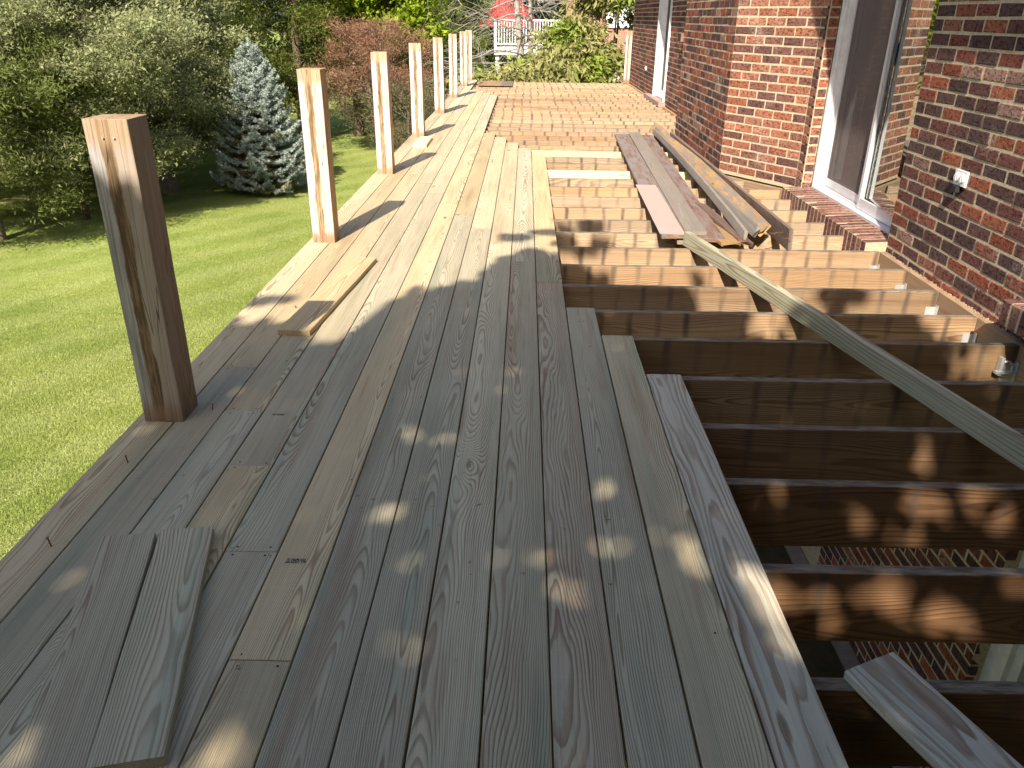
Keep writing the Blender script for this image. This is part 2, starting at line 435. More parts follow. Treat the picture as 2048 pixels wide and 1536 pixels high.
def lawn_blades():
    n = NT('grass_blade')
    P = n.pos()
    a = n.noise(P, 0.5, 3, 0.6); b = n.noise(P, 45, 2, 0.6)
    s = n.sep(P)
    row = n.m('SINE', n.m('ADD', n.m('MULTIPLY', n.m('ADD', n.m('MULTIPLY', s[0], 0.81), n.m('MULTIPLY', s[1], -0.58)), 6.2), n.m('MULTIPLY', n.noise(P, 0.8, 3), 5.0)))
    c = n.mix(n.smooth(a, 0.3, 0.7), (0.36, 0.44, 0.11), (0.50, 0.54, 0.17))
    c = n.mix(n.m('MULTIPLY', n.smooth(row, -0.6, 0.8), 0.4), c, (0.60, 0.63, 0.27))
    c = n.mix(n.smooth(b, 0.35, 0.7), n.mix(1.0, c, (0.66, 0.7, 0.55), 'MULTIPLY'), c)
    n.base(c); n.rough(0.6)
    n.bsdf.inputs['Specular IOR Level'].default_value = 0.3
    tr = n.t.nodes.new('ShaderNodeBsdfTranslucent'); n.put(tr.inputs[0], c)
    mx = n.t.nodes.new('ShaderNodeMixShader'); mx.inputs[0].default_value = 0.3
    n.t.links.new(n.bsdf.outputs[0], mx.inputs[1]); n.t.links.new(tr.outputs[0], mx.inputs[2])
    n.t.links.new(mx.outputs[0], n.out.inputs[0])
    mat = n.mat
    ng = bpy.data.node_groups.new('lawn_growth', 'GeometryNodeTree')
    ng.interface.new_socket('Geometry', in_out='OUTPUT', socket_type='NodeSocketGeometry')
    N = ng.nodes; L = ng.links
    out = N.new('NodeGroupOutput')
    g = N.new('GeometryNodeMeshGrid'); g.inputs[0].default_value = 1.02; g.inputs[1].default_value = 1.02
    g.inputs[2].default_value = 2; g.inputs[3].default_value = 2
    dp = N.new('GeometryNodeDistributePointsOnFaces'); dp.inputs['Density'].default_value = 9500
    L.new(g.outputs[0], dp.inputs[0])
    cone = N.new('GeometryNodeMeshCone'); cone.inputs['Vertices'].default_value = 3
    cone.fill_type = 'NONE'
    cone.inputs['Radius Top'].default_value = 0.0; cone.inputs['Radius Bottom'].default_value = 0.0032
    cone.inputs['Depth'].default_value = 0.03
    ip = N.new('GeometryNodeInstanceOnPoints')
    L.new(dp.outputs['Points'], ip.inputs['Points']); L.new(cone.outputs['Mesh'], ip.inputs['Instance'])
    rv = N.new('FunctionNodeRandomValue'); rv.data_type = 'FLOAT_VECTOR'
    rv.inputs[0].default_value = (-0.6, -0.6, 0); rv.inputs[1].default_value = (0.6, 0.6, 6.283)
    L.new(rv.outputs[0], ip.inputs['Rotation'])
    rs = N.new('FunctionNodeRandomValue'); rs.data_type = 'FLOAT_VECTOR'
    rs.inputs[0].default_value = (0.7, 0.7, 0.5); rs.inputs[1].default_value = (1.4, 1.4, 1.25)
    L.new(rs.outputs[0], ip.inputs['Scale'])
    rl = N.new('GeometryNodeRealizeInstances'); L.new(ip.outputs[0], rl.inputs[0])
    sm = N.new('GeometryNodeSetMaterial'); sm.inputs['Material'].default_value = mat
    L.new(rl.outputs[0], sm.inputs[0])
    big = N.new('GeometryNodeMeshGrid')
    nx, ny = 13, 24
    big.inputs[0].default_value = nx - 1; big.inputs[1].default_value = ny - 1
    big.inputs[2].default_value = nx; big.inputs[3].default_value = ny
    ip2 = N.new('GeometryNodeInstanceOnPoints')
    L.new(big.outputs[0], ip2.inputs['Points']); L.new(sm.outputs[0], ip2.inputs['Instance'])
    ri = N.new('FunctionNodeRandomValue'); ri.data_type = 'INT'
    ri.inputs['Min'].default_value = 0; ri.inputs['Max'].default_value = 3
    mu = N.new('ShaderNodeMath'); mu.operation = 'MULTIPLY'; mu.inputs[1].default_value = math.pi / 2
    for so in ri.outputs:
        if so.enabled and so.type == 'INT': L.new(so, mu.inputs[0])
    cb = N.new('ShaderNodeCombineXYZ'); L.new(mu.outputs[0], cb.inputs[2])
    L.new(cb.outputs[0], ip2.inputs['Rotation'])
    L.new(ip2.outputs[0], out.inputs[0])
    me = bpy.data.meshes.new('grass'); me.materials.append(mat)
    o = bpy.data.objects.new('grass', me); link(o)
    o.location = (-8.1, 13.4, GZ + 0.01)
    md = o.modifiers.new('growth', 'NODES'); md.node_group = ng
    tag(o, 'short mown lawn grass beside the deck', 'lawn', kind='stuff')
lawn_blades()

# ================================================================== DECK
PITCH = 0.1425; X0 = -1.3505; T = 0.025
JT = -T                                    # top of the joists
J = [-4.7, -3.9, -3.1, -2.3, -1.5, -0.7, -0.11, 0.49, 0.90, 1.298, 1.70, 2.13, 2.503, 2.91, 3.335, 3.70, 4.10, 4.49, 4.88, 5.26, 5.63, 6.02, 6.42, 6.82, 7.215]
while J[-1] < 18.3: J.append(J[-1] + 0.3945)
J[-1] = 18.45
deck = empty('deck', (0, 0, JT))
tag(deck, 'half rebuilt timber deck with new pale boards and bare joists beside the brick house', 'deck')
def jy(y): return min(J, key=lambda a: abs(a - y))
# butt joints (y) of each row of decking, from the outer edge towards the house
rows = {
 0: [-1.2, 3.325, 8.4, 13.5, 18.60], 1: [-0.5, 2.887, 7.6, 12.7, 18.60],
 2: [0.1, 2.502, 7.193, 12.0, 16.05], 3: [-0.8, 2.13, 6.793, 11.2, 15.85],
 4: [-0.2, 1.692, 6.384, 10.8, 15.48], 5: [-1.0, 1.306, 5.965, 10.4, 15.14],
 6: [0.49, 5.587, 9.97], 7: [0.3, 5.231, 9.62], 8: [0.6, 4.836, 9.20], 9: [0.49, 4.455, 8.81],
 10: [0.4, 4.068, 4.682, 8.41], 11: [0.3, 3.668], 12: [0.5, 3.305], 13: [0.2, 2.886]}
SPECIAL = {(5, 1): None}
deck_boards = {}
for r in rows: rows[r][0] = -5.0 - (r % 3) * 0.4
for r in range(14, 25): rows[r] = [-5.0, -0.12 - 0.4 * (r % 2)]  # unseen decking added behind the camera to keep light off the joists
for r, ys in rows.items():
    for k in range(len(ys) - 1):
        y0, y1 = ys[k] + 0.0015, ys[k+1] - 0.0015
        if k > 0: y0 = ys[k] + 0.0012
        b = board('deck_board', (X0 + (r + 0.5) * PITCH + random.uniform(-.0004, .0004), (y0 + y1) / 2, -T/2 + random.uniform(-.0006, .0006)),
                  y1 - y0, PITCH - random.uniform(0.0036, 0.0052), T, M['deck'], deck,
                  segs=max(2, int((y1 - y0) / 0.5)), wob=0.0006)
        deck_boards[(r, k)] = b
# hand-picked seeds for the boards that show largest (ring centre, depth, ring spacing)
for kk, cc in (((13, 0), (0.52, 0.05, 0.1, 1)), ((10, 0), (0.98, 0.3, 0.9, 1))):
    deck_boards[kk].data.materials[0] = M['deck_bold']; deck_boards[kk].color = cc
deck_boards[(12, 0)].color = (0.10, 0.55, 0.75, 1)
deck_boards[(9, 0)].color = (0.85, 0.95, 0.95, 1)

# joists: the deck narrows where the house bays out
def joist_x1(y):
    if y < 4.9: return 2.245
    if y < 6.66: return 2.165
    if y < 7.56: return 2.245 - (y - 6.70) / 0.86 * 0.45 if y > 6.70 else 2.165
    if y < 10.02: return 1.785
    if y < 10.8: return 1.785 + (y - 10.02) / 0.78 * 0.45
    return 2.245
JD = 0.233
new_joists = {jy(7.72), jy(8.93)}
for y in J:
    x1 = joist_x1(y); x0 = -1.31
    mt = M['joist_new'] if y in new_joists else M['joist_shaded'] if y < 2.8 else M['joist_half_shaded'] if y < 3.5 else M['joist'] if y < 4.7 else M['joist_pale']
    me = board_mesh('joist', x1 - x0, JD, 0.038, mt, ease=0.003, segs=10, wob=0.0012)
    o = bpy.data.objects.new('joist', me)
    # local x -> world z (up), local y -> world x, local z -> world -y... keep right-handed
    R = Matrix(((0, 1, 0), (0, 0, 1), (1, 0, 0)))
    R = Matrix(((0, 1, 0), (0, 0, 1), (1, 0, 0)))      # columns: x->(0,0,1), y->(1,0,0), z->(0,1,0)
    o.matrix_world = Matrix.Translation(((x0 + x1) / 2, y, JT - JD / 2 - (0.002 if y in new_joists else random.uniform(0, .0015)))) @ R.to_4x4()
    set_seed(o); link(o); rel(o, deck)
    if y in new_joists: o['label'] = 'bright yellow fresh joist'
def flat_on_edge(name, a, b, width, thick, mat, parent, z_top):
    """board on edge between two plan points"""
    a = Vector((*a, z_top - width / 2)); b = Vector((*b, z_top - width / 2))
    return plank_between(name, a, b, width, thick, mat, roll=math.pi / 2, parent=parent)
flat_on_edge('rim_joist', (-1.329, -4.9), (-1.329, 18.55), JD, 0.036, M['joist'], deck, JT)
flat_on_edge('rim_joist', (-1.31, 18.50), (2.24, 18.50), JD, 0.036, M['joist'], deck, JT)
LED = [((2.266, -4.8), (2.266, 4.885)), ((2.245, 6.83), (1.808, 7.56)), ((1.803, 7.58), (1.803, 9.98)), ((2.266, 10.9), (2.266, 18.47))]
for a, b in LED:
    o = flat_on_edge('ledger_board', a, b, JD, 0.036, M['ledger'], deck, JT)
o = flat_on_edge('ledger_board', (2.19, 4.90), (2.19, 6.66), JD, 0.036, M['ledger'], deck, JT - 0.07)

M['galv'] = simple_mat('galvanised_steel', (0.72, 0.72, 0.70), 0.35, 0.5, 0.5)
# joist hangers against the ledger
hm = None
for y in [q for q in J if 1.2 < q < 4.9]:
    if hm is None:
        b = MB()
        b.box((-0.052, -0.0215, -0.235), (0.0, -0.0195, -0.085))
        b.box((-0.052, 0.0195, -0.235), (0.0, 0.0215, -0.085))
        b.box((-0.052, -0.0215, -0.2365), (0.0, 0.0215, -0.2345))
        b.box((-0.002, -0.052, -0.22), (0.0, -0.0215, -0.07))
        b.box((-0.002, 0.0215, -0.22), (0.0, 0.052, -0.07))
        for q in range(4): b.box((-0.04 + (q % 2) * 0.022, -0.0245, -0.21 + q * 0.034), (-0.032 + (q % 2) * 0.022, -0.0215, -0.202 + q * 0.034))
        hm = b.build('joist_hanger', M['galv'])
        h = hm
    else:
        h = hm.copy(); COL.objects.link(h)
    h.location = (2.2455, y, JT)
    rel(h, deck)
# grey pipe clamp by the last hanger
b = MB(); pts = [(2.20 + 0.03 * math.cos(t), 3.30, -0.13 + 0.035 * math.sin(t)) for t in np.linspace(-2.2, 2.2, 14)]
b.tube(pts, [0.006] * 14, 6); b.box((2.165, 3.285, -0.16), (2.18, 3.312, -0.075)); b.box((2.15, 3.28, -0.150), (2.235, 3.30, -0.138))
rel(b.build('pipe_clamp', M['galv']), deck)

# support beam and footings below (seen only from the side)
flat_on_edge('beam', (0.3, 0.3), (0.3, 18.4), JD, 0.076, M['joist'], deck, JT - JD - 0.003)

# nail holes and small drill crumbs near the ends of the boards
M['hole'] = simple_mat('nail_hole', (0.03, 0.025, 0.02), 0.9, 0.1)
b = MB()
def hole(x, y, rr=0.0032, z=0.0006):
    n0 = len(b.v)
    for k in range(6):
        b.v.append((x + rr * math.cos(k * 1.047), y + rr * math.sin(k * 1.047) * 1.1, z))
    b.f.append(tuple(n0 + k for k in range(6)))
for r, ys in rows.items():
    xc = X0 + (r + 0.5) * PITCH
    for k, yj in enumerate(ys):
        if yj < 0.8: continue
        for sx in (-0.042, 0.043):
            if k > 0: hole(xc + sx + random.uniform(-.004, .004), yj - 0.017 + random.uniform(-.003, .003))
            if k < len(ys) - 1: hole(xc + sx + random.uniform(-.004, .004), yj + 0.018 + random.uniform(-.003, .003))
    if r in (13,): continue
hole(0.463, 1.42); hole(-0.27, 1.95); hole(-0.245, 1.93)
o = rel(b.build('nail_holes', M['hole']), deck); o['kind'] = 'stuff'

# sawdust, splinters and dry leaf bits lying on the new boards
b = MB()
for k in range(260):
    if random.random() < 0.55:
        rr_ = random.choice(list(rows)); yj = random.choice([q for q in rows[rr_]] + [2.0]); x = X0 + (rr_ + random.random()) * PITCH; y = yj + random.gauss(0, 0.06)
    else: x = random.uniform(-1.3, 0.5); y = random.uniform(1.0, 8.0)
    if y < 0.9: continue
    if x > -0.35 and y > 3.6 or x > .3: continue
    s_ = random.uniform(0.0008, 0.0026)
    b.box((-s_ * random.uniform(1, 4), -s_, 0), (s_ * 2, s_, s_ * 0.8), Matrix.Translation((x, y, 0.0008)) @ Matrix.Rotation(random.uniform(0, 6.3), 4, 'Z'))
tag(b.build('sawdust', simple_mat('sawdust', (0.42, 0.32, 0.19), 0.9)), 'crumbs of sawdust and splinters scattered on the new decking', 'sawdust', kind='stuff')
M['screw'] = simple_mat('brown_coated_screw', (0.25, 0.13, 0.06), 0.5, 0.4, 0.3)
sc0 = None
for (x, y, hh, lean) in [(-1.108, 2.506, 0.024, 0.12), (-1.242, 2.133, 0.026, -0.1), (-1.246, 1.697, 0.03, -0.15), (-1.10, 3.60, .01, 0.1)]:
    s = MB(); s.tube([(0, 0, -0.002), (0, 0, hh - 0.003)], [0.0022, 0.0022], 8)
    s.tube([(0, 0, hh - 0.004), (0, 0, hh)], [0.0025, 0.0052], 8)
    o = s.build('deck_screw', M['screw']); o.location = (x, y, 0); o.rotation_euler = (0, lean, 0); rel(o, deck)

# lumber stamps
M['ink'] = simple_mat('stamp_ink', (0.03, 0.03, 0.032), 0.8, 0.1)
def text(s, x, y, size, shear=0.0, parent=None, z=0.0012, sx=1.0):
    cu = bpy.data.curves.new('grade_stamp', 'FONT'); cu.body = s; cu.size = size; cu.extrude = 0.0
    cu.offset = 0.0004
    cu.space_line = 0.72; cu.resolution_u = 3; cu.shear = shear
    t = bpy.data.objects.new('grade_stamp', cu); COL.objects.link(t)
    dg = bpy.context.evaluated_depsgraph_get()
    me = bpy.data.meshes.new_from_object(t.evaluated_get(dg)); bpy.data.objects.remove(t)
    me.materials.clear(); me.materials.append(M['ink'])
    o = bpy.data.objects.new('grade_stamp', me); COL.objects.link(o)
    o.location = (x, y, z); o.scale = (sx, 1, 1); rel(o, parent)
    return o
text('TP. PREM RED\n684 KDHT SYP', -0.606, 1.655, 0.0135, 0.15, deck, sx=0.62)
text('AC TP SM', -0.884, 2.474, 0.0125, 0.1, deck, sx=0.8)

# ------------------------------------------------------------------ posts
PY = [2.41, 4.80, 7.145, 9.507, 11.985, 14.416, 16.856, 18.42]
plabels = [
 'nearest square timber post, wholly in view, shaded below its sunlit top',
 'second square post along the deck edge, right of the blue spruce, with a white knot',
 'third square post from the camera, in front of the reddish dead shrub',
 'fourth square post from the camera with a small board offcut at its foot',
 'fifth square post from the camera along the outer deck edge',
 'sixth square post from the camera, slim with an orange foot',
 'seventh square post, just in front of the last one of the row',
 'last and smallest square post at the far outer corner of the deck']
PW = 0.136
for i, y in enumerate(PY):
    top = 1.008; bot = GZ - 0.1
    root = empty('deck_post', (-1.2375, y + PW/2, bot))
    tag(root, plabels[i], 'post', 'unfinished posts along the outer deck edge')
    me = board_mesh('post_shaft', top + 0.0, PW, PW, M['post_shaded'] if i == 0 else M['post'], ease=0.004, segs=6, wob=0.0012, rough_end=0.0015)
    o = bpy.data.objects.new('shaft', me)
    # local x->world x, local y->world z, local z -> world -y (front face towards the camera)
    R = Matrix(((1, 0, 0), (0, 0, -1), (0, 1, 0)))
    o.matrix_world = Matrix.Translation((-1.2415, y + PW/2, top/2)) @ R.to_4x4()
    set_seed(o); link(o); rel(o, root)
    # lower length down to the ground
    me = board_mesh('post_lower', -bot - 0.05, PW - 0.002, PW - 0.002, M['joist'], ease=0.004, segs=3, wob=0.001)
    o = bpy.data.objects.new('lower_shaft', me)
    o.matrix_world = Matrix.Translation((-1.2415, y + PW/2, (bot - 0.01)/2 - 0.03)) @ R.to_4x4()
    set_seed(o); link(o); rel(o, root)
    if i: continue
    b = MB()
    b.tube([(-1.30 + 0.045, y - 0.001, 0.955), (-1.255, y - 0.006, 0.955)], [0.0028, 0.0028], 7)
    b.tube([(-1.222, y - 0.001, 0.955), (-1.222, y - 0.006, 0.955)], [0.0028, 0.0028], 7)
    rel(b.build('bolt', M['galv']), root)
# half post beside the house wall at the far end
root = empty('wall_post', (2.20, 18.42, JT))
tag(root, 'pinkish post standing against the brick wall at the far end of the deck', 'post')
me = board_mesh('post_shaft', 1.06, 0.13, 0.06, M['post'], ease=0.004, segs=4)
o = bpy.data.objects.new('shaft', me); o.matrix_world = Matrix.Translation((2.20, 18.42, 0.505)) @ Matrix(((1,0,0),(0,0,-1),(0,1,0))).to_4x4()
set_seed(o); link(o); rel(o, root)

# ------------------------------------------------------------------ loose lumber
def lumber(name, label, cat, a, b, w, t, mat, roll=0.0, group=None, **kw):
    o = plank_between(name, a, b, w, t, mat, roll, **kw)
    tag(o, label, cat, group)
    return o
lumber('loose_board', 'loose board lying askew on the near left decking, left of the knotted one', 'board',
       (-1.046, 1.722, T/2 + .001), (-0.795, 0.72, T/2 + .001), 0.1385, T, M['deck'], slant0=-0.1).color = (0.15, 0.22, 0.3, 1)
lumber('loose_board', 'loose board with a dark knot near its end, right one of the near left pair', 'board',
       (-0.9005, 1.755, T/2 + .001), (-0.728, 1.018, T/2 + .001), 0.1385, T, M['deck'], slant0=-0.12).color = (0.62, 0.63, 0.42, 1)
lumber('loose_board', 'loose board lying on the decking half in sun, crossed by a post shadow', 'board',
       (-1.008, 3.235, T/2 + .001), (-0.916, 4.405, T/2 + .001), 0.146, 0.024, M['deck_gold']).color = (0.3, 0.4, 0.25, 1)
lumber('board_offcut', 'short yellow ended board offcut at the foot of the fourth post', 'offcut',
       (-1.125, 8.70, 0.018), (-1.13, 9.34, 0.018), 0.140, 0.034, M['joist_new'])
lumber('loose_board', 'patchy grained board resting across dark joists at the bottom right', 'board',
       (0.791, 1.341, JT + T/2 + .001), (1.231, 0.261, JT + T/2 + .001), 0.146, T, M['deck_bold'], slant0=0.05, rough_end=.002).color = (0.5, 0.03, 0.02, 1)
lumber('loose_timber', 'long greenish timber laid on edge diagonally over the joists', 'timber',
       (1.045, 4.965, JT + 0.0455), (1.93, 1.00, JT + 0.0455), 0.089, 0.040, M['green2x4'], roll=math.pi/2, rough_end=.001).color = (0.45, 0.05, 0.25, 1)
# plywood at far end
lumber('wood_sheet', 'brown wooden sheet lying at the far left end of the bare joists', 'plywood',
       (-0.63, 17.35, JT + 0.010), (-0.63, 18.55, JT + 0.010), 0.72, 0.012, M['joist'])
# the heap of torn-off boards
G_ = 'old boards heaped on the joists'
zb = JT
lumber('old_board', 'widest old board, half covered with pale pink paint, leftmost on the heap', 'old board',
       (0.968, 4.97, zb + 0.052), (1.150, 9.75, zb + 0.052), 0.165, 0.026, M['old_brown'], group=G_, rough_end=0.006, slant0=0.15)
lumber('old_board', 'grey brown weathered board just right of the pink painted one', 'old board',
       (1.128, 5.08, zb + 0.050), (1.318, 9.85, zb + 0.050), 0.140, 0.026, M['old_grey'], group=G_, rough_end=0.003)
lumber('old_board', 'red brown old board with a sawn end, third from the left on the heap', 'old board',
       (1.225, 5.02, zb + 0.022), (1.46, 9.9, zb + 0.022), 0.165, 0.026, M['old_red'], group=G_, rough_end=0.003)
def old_edge(label, a, b, mat, w=0.12, roll=1.2, t=0.026, **kw):
    return lumber('old_board', label, 'old board', a, b, w, t, mat, roll=roll, group=G_, rough_end=0.004, **kw)
old_edge('thin grey edged board standing on edge beside the red brown one', (1.425, 4.98, zb + 0.060), (1.585, 10.1, zb + 0.055), M['old_grey'], 0.06, -1.4, clip=0.02, bow=0.03, segs=14)
old_edge('pale silvery board on edge with white paint specks at its tip', (1.525, 5.08, zb + 0.058), (1.615, 10.2, zb + 0.055), M['old_grey'], 0.075, -1.1, clip=0.03, bow=-0.03, segs=14)
old_edge('golden yellow board on edge with a rounded tip', (1.585, 5.10, zb + 0.062), (1.655, 10.6, zb + 0.06), M['old_gold'], 0.10, -0.85, clip=0.035, bow=0.02, segs=14)
P7 = old_edge('dark brown board upright on edge, full of bent nails, nearest the wall', (1.672, 4.86, zb + 0.071), (1.672, 9.35, zb + 0.071), M['old_brown'], 0.14, math.pi/2 - 0.06)
lumber('old_board', 'short clipped board end poking out low, left of the two under the heap', 'old board',
       (1.335, 4.90, zb + 0.016), (1.22, 5.9, zb + 0.016), 0.13, 0.026, M['old_gold'], group=G_, clip=0.05)
lumber('old_board', 'short reddish board end poking out low, right of the two under the heap', 'old board',
       (1.430, 4.95, zb + 0.020), (1.36, 6.1, zb + 0.020), 0.10, 0.026, M['old_red'], group=G_, roll=0.25, clip=0.02)
lumber('old_board', 'small grey board end under the pink painted board', 'old board',
       (1.05, 4.97, zb + 0.015), (1.12, 6.4, zb + 0.015), 0.12, 0.024, M['old_grey'], group=G_)
for o_, c_ in zip([q for q in bpy.data.objects if q.name.startswith('old_board')][:3], ((0.35, 1.0, 0.4, 1), (0.6, 0.25, 0.7, 1), (0.1, 0.75, 0.5, 1))): o_.color = c_
# pink paint on the leftmost board
n = NT('flaking_pink_paint'); Pn = n.coord('Object')
fl = n.noise(n.v('MULTIPLY', Pn, (30, 14, 30)), 1.0, 5, 0.7)
n.base(n.mix(n.smooth(fl, 0.28, 0.36), (0.22, 0.13, 0.09), n.mix(n.noise(Pn, 9, 3), (0.43, 0.30, 0.255), (0.52, 0.375, 0.325)))); n.rough(0.55)
paint = plank_between('paint_patch', (0.958, 4.985, zb + 0.0665), (1.006, 6.60, zb + 0.0665), 0.163, 0.0012, n.mat, ease=0.0004, rough_end=0.02)
pk = [o for o in bpy.data.objects if o.name == 'old_board'][0]
rel(paint, pk)
# bent nails in the upright board
b = MB()
for k in range(15):
    y = 4.95 + k * 0.19 + random.uniform(-.05, .05); z = zb + random.uniform(0.03, 0.12)
    b.tube([(1.665, y, z), (1.62 + random.uniform(-.01, .01), y - 0.01, z + random.uniform(-.01, .01)), (1.60, y - 0.015, z + random.uniform(-.015, .012))], [0.002, 0.002, 0.0016], 5)
b.tube([(1.665, 4.83, zb + .09), (1.61, 4.82, zb + .092)], [0.0022, 0.0018], 5)
rel(tag(b.build('bent_nails', M['screw']), kind='stuff'), P7)

# ================================================================== HOUSE
n = NT('house_brick')
oc, rnd = n.ocol()
def brick_shader(n, colour, scale_seed):
    P = n.pos()
    a = n.noise(P, 38, 5, 0.65); g = n.noise(n.v('MULTIPLY', P, (1.0, 0.8, 1.5)), 44, 3, 0.6)
    gou = n.smooth(g, 0.55, 0.66)
    c = n.mix(n.smooth(a, 0.35, 0.7), n.mix(1.0, colour, (0.66, 0.62, 0.62), 'MULTIPLY'), colour)
    c = n.mix(n.m('MULTIPLY', gou, 0.38), c, n.mix(1.0, colour, (0.28, 0.25, 0.26), 'MULTIPLY'))  # gouges darkened in the colour for the shadow inside them
    wh = n.m('MULTIPLY', n.smooth(n.noise(P, 2.2, 3, 0.6), 0.60, 0.70), n.smooth(n.noise(P, 55, 4, 0.7), 0.42, 0.60))
    c = n.mix(n.m('MULTIPLY', wh, 0.55), c, (0.50, 0.40, 0.34))
    n.base(c); n.rough(0.85); n.bsdf.inputs['Specular IOR Level'].default_value = 0.2
    h = n.m('SUBTRACT', n.m('MULTIPLY', n.noise(P, 120, 3, 0.7), 0.4), n.m('MULTIPLY', gou, 1.6))
    n.normal(n.bump(h, 0.012, 1.0))
brick_shader(n, oc, 1); M['brick'] = n.mat
n = NT('house_brick_mass'); brick_shader(n, n.attr('col'), 1); M['brick_mass'] = n.mat
n = NT('mortar'); P = n.pos()
n.base(n.mix(n.smooth(n.noise(P, 60, 4, 0.7), 0.3, 0.7), (0.40, 0.32, 0.20), (0.60, 0.50, 0.34))); n.rough(0.95)
n.normal(n.bump(n.noise(P, 160, 3, 0.7), 0.002, 0.8)); M['mortar'] = n.mat

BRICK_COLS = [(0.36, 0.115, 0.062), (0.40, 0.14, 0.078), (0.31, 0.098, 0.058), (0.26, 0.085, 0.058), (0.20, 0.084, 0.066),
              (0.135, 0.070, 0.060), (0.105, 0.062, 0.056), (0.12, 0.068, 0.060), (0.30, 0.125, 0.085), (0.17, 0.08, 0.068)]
def brick_colour(dark=0.0):
    if dark < 0:
        k = random.uniform(0.85, 1.15); return tuple(x * k for x in random.choice([(0.47, 0.185, 0.105), (0.50, 0.21, 0.125), (0.43, 0.16, 0.09), (0.38, 0.155, 0.10), (0.24, 0.115, 0.09), (0.20, 0.10, 0.085), (0.30, 0.14, 0.10), (0.45, 0.20, 0.13)]))
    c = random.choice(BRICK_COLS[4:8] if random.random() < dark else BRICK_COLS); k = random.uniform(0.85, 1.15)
    if random.random() < 0.05: c = (0.36, 0.22, 0.17)
    return tuple(x * k for x in c)
CH = 0.0722; BL = 0.200; BJ = 0.0125
def brick_geo(l, h, d, rnd_amp=0.0011):
    """front at z=+ (outward), chamfered front edge: local x along, y up, z out"""
    e = 0.004; hl, hh = l / 2, h / 2
    r = lambda: random.uniform(-rnd_amp, rnd_amp)
    V = [(-hl, -hh, -d), (hl, -hh, -d), (hl, hh, -d), (-hl, hh, -d),
         (-hl + r(), -hh + r(), -e), (hl + r(), -hh + r(), -e), (hl + r(), hh + r(), -e), (-hl + r(), hh + r(), -e),
         (-hl + e, -hh + e, r()), (hl - e, -hh + e, r()), (hl - e, hh - e, r()), (-hl + e, hh - e, r())]
    F = [(0, 3, 2, 1), (0, 1, 5, 4), (1, 2, 6, 5), (2, 3, 7, 6), (3, 0, 4, 7), (4, 5, 9, 8), (5, 6, 10, 9), (6, 7, 11, 10), (7, 4, 8, 11), (8, 9, 10, 11)]
    return V, F
house = empty('brick_house', (2.29, 0, GZ))
tag(house, 'red brick house on the right with sliding glass doors and a bay corner', 'house')
all_bricks = []      # (frame matrix, length, height, wall index)
CAMP = Vector((0, 0, 1.29753)); Rr, Uu, Ff = Vector(CAM_R), Vector(CAM_U), Vector(CAM_F)
def proj(Pw):
    q = Vector(Pw) - CAMP; w = q.dot(Ff)
    if w < 0.1: return None
    return 1024 + FPX * q.dot(Rr) / w, 768 - FPX * q.dot(Uu) / w, w
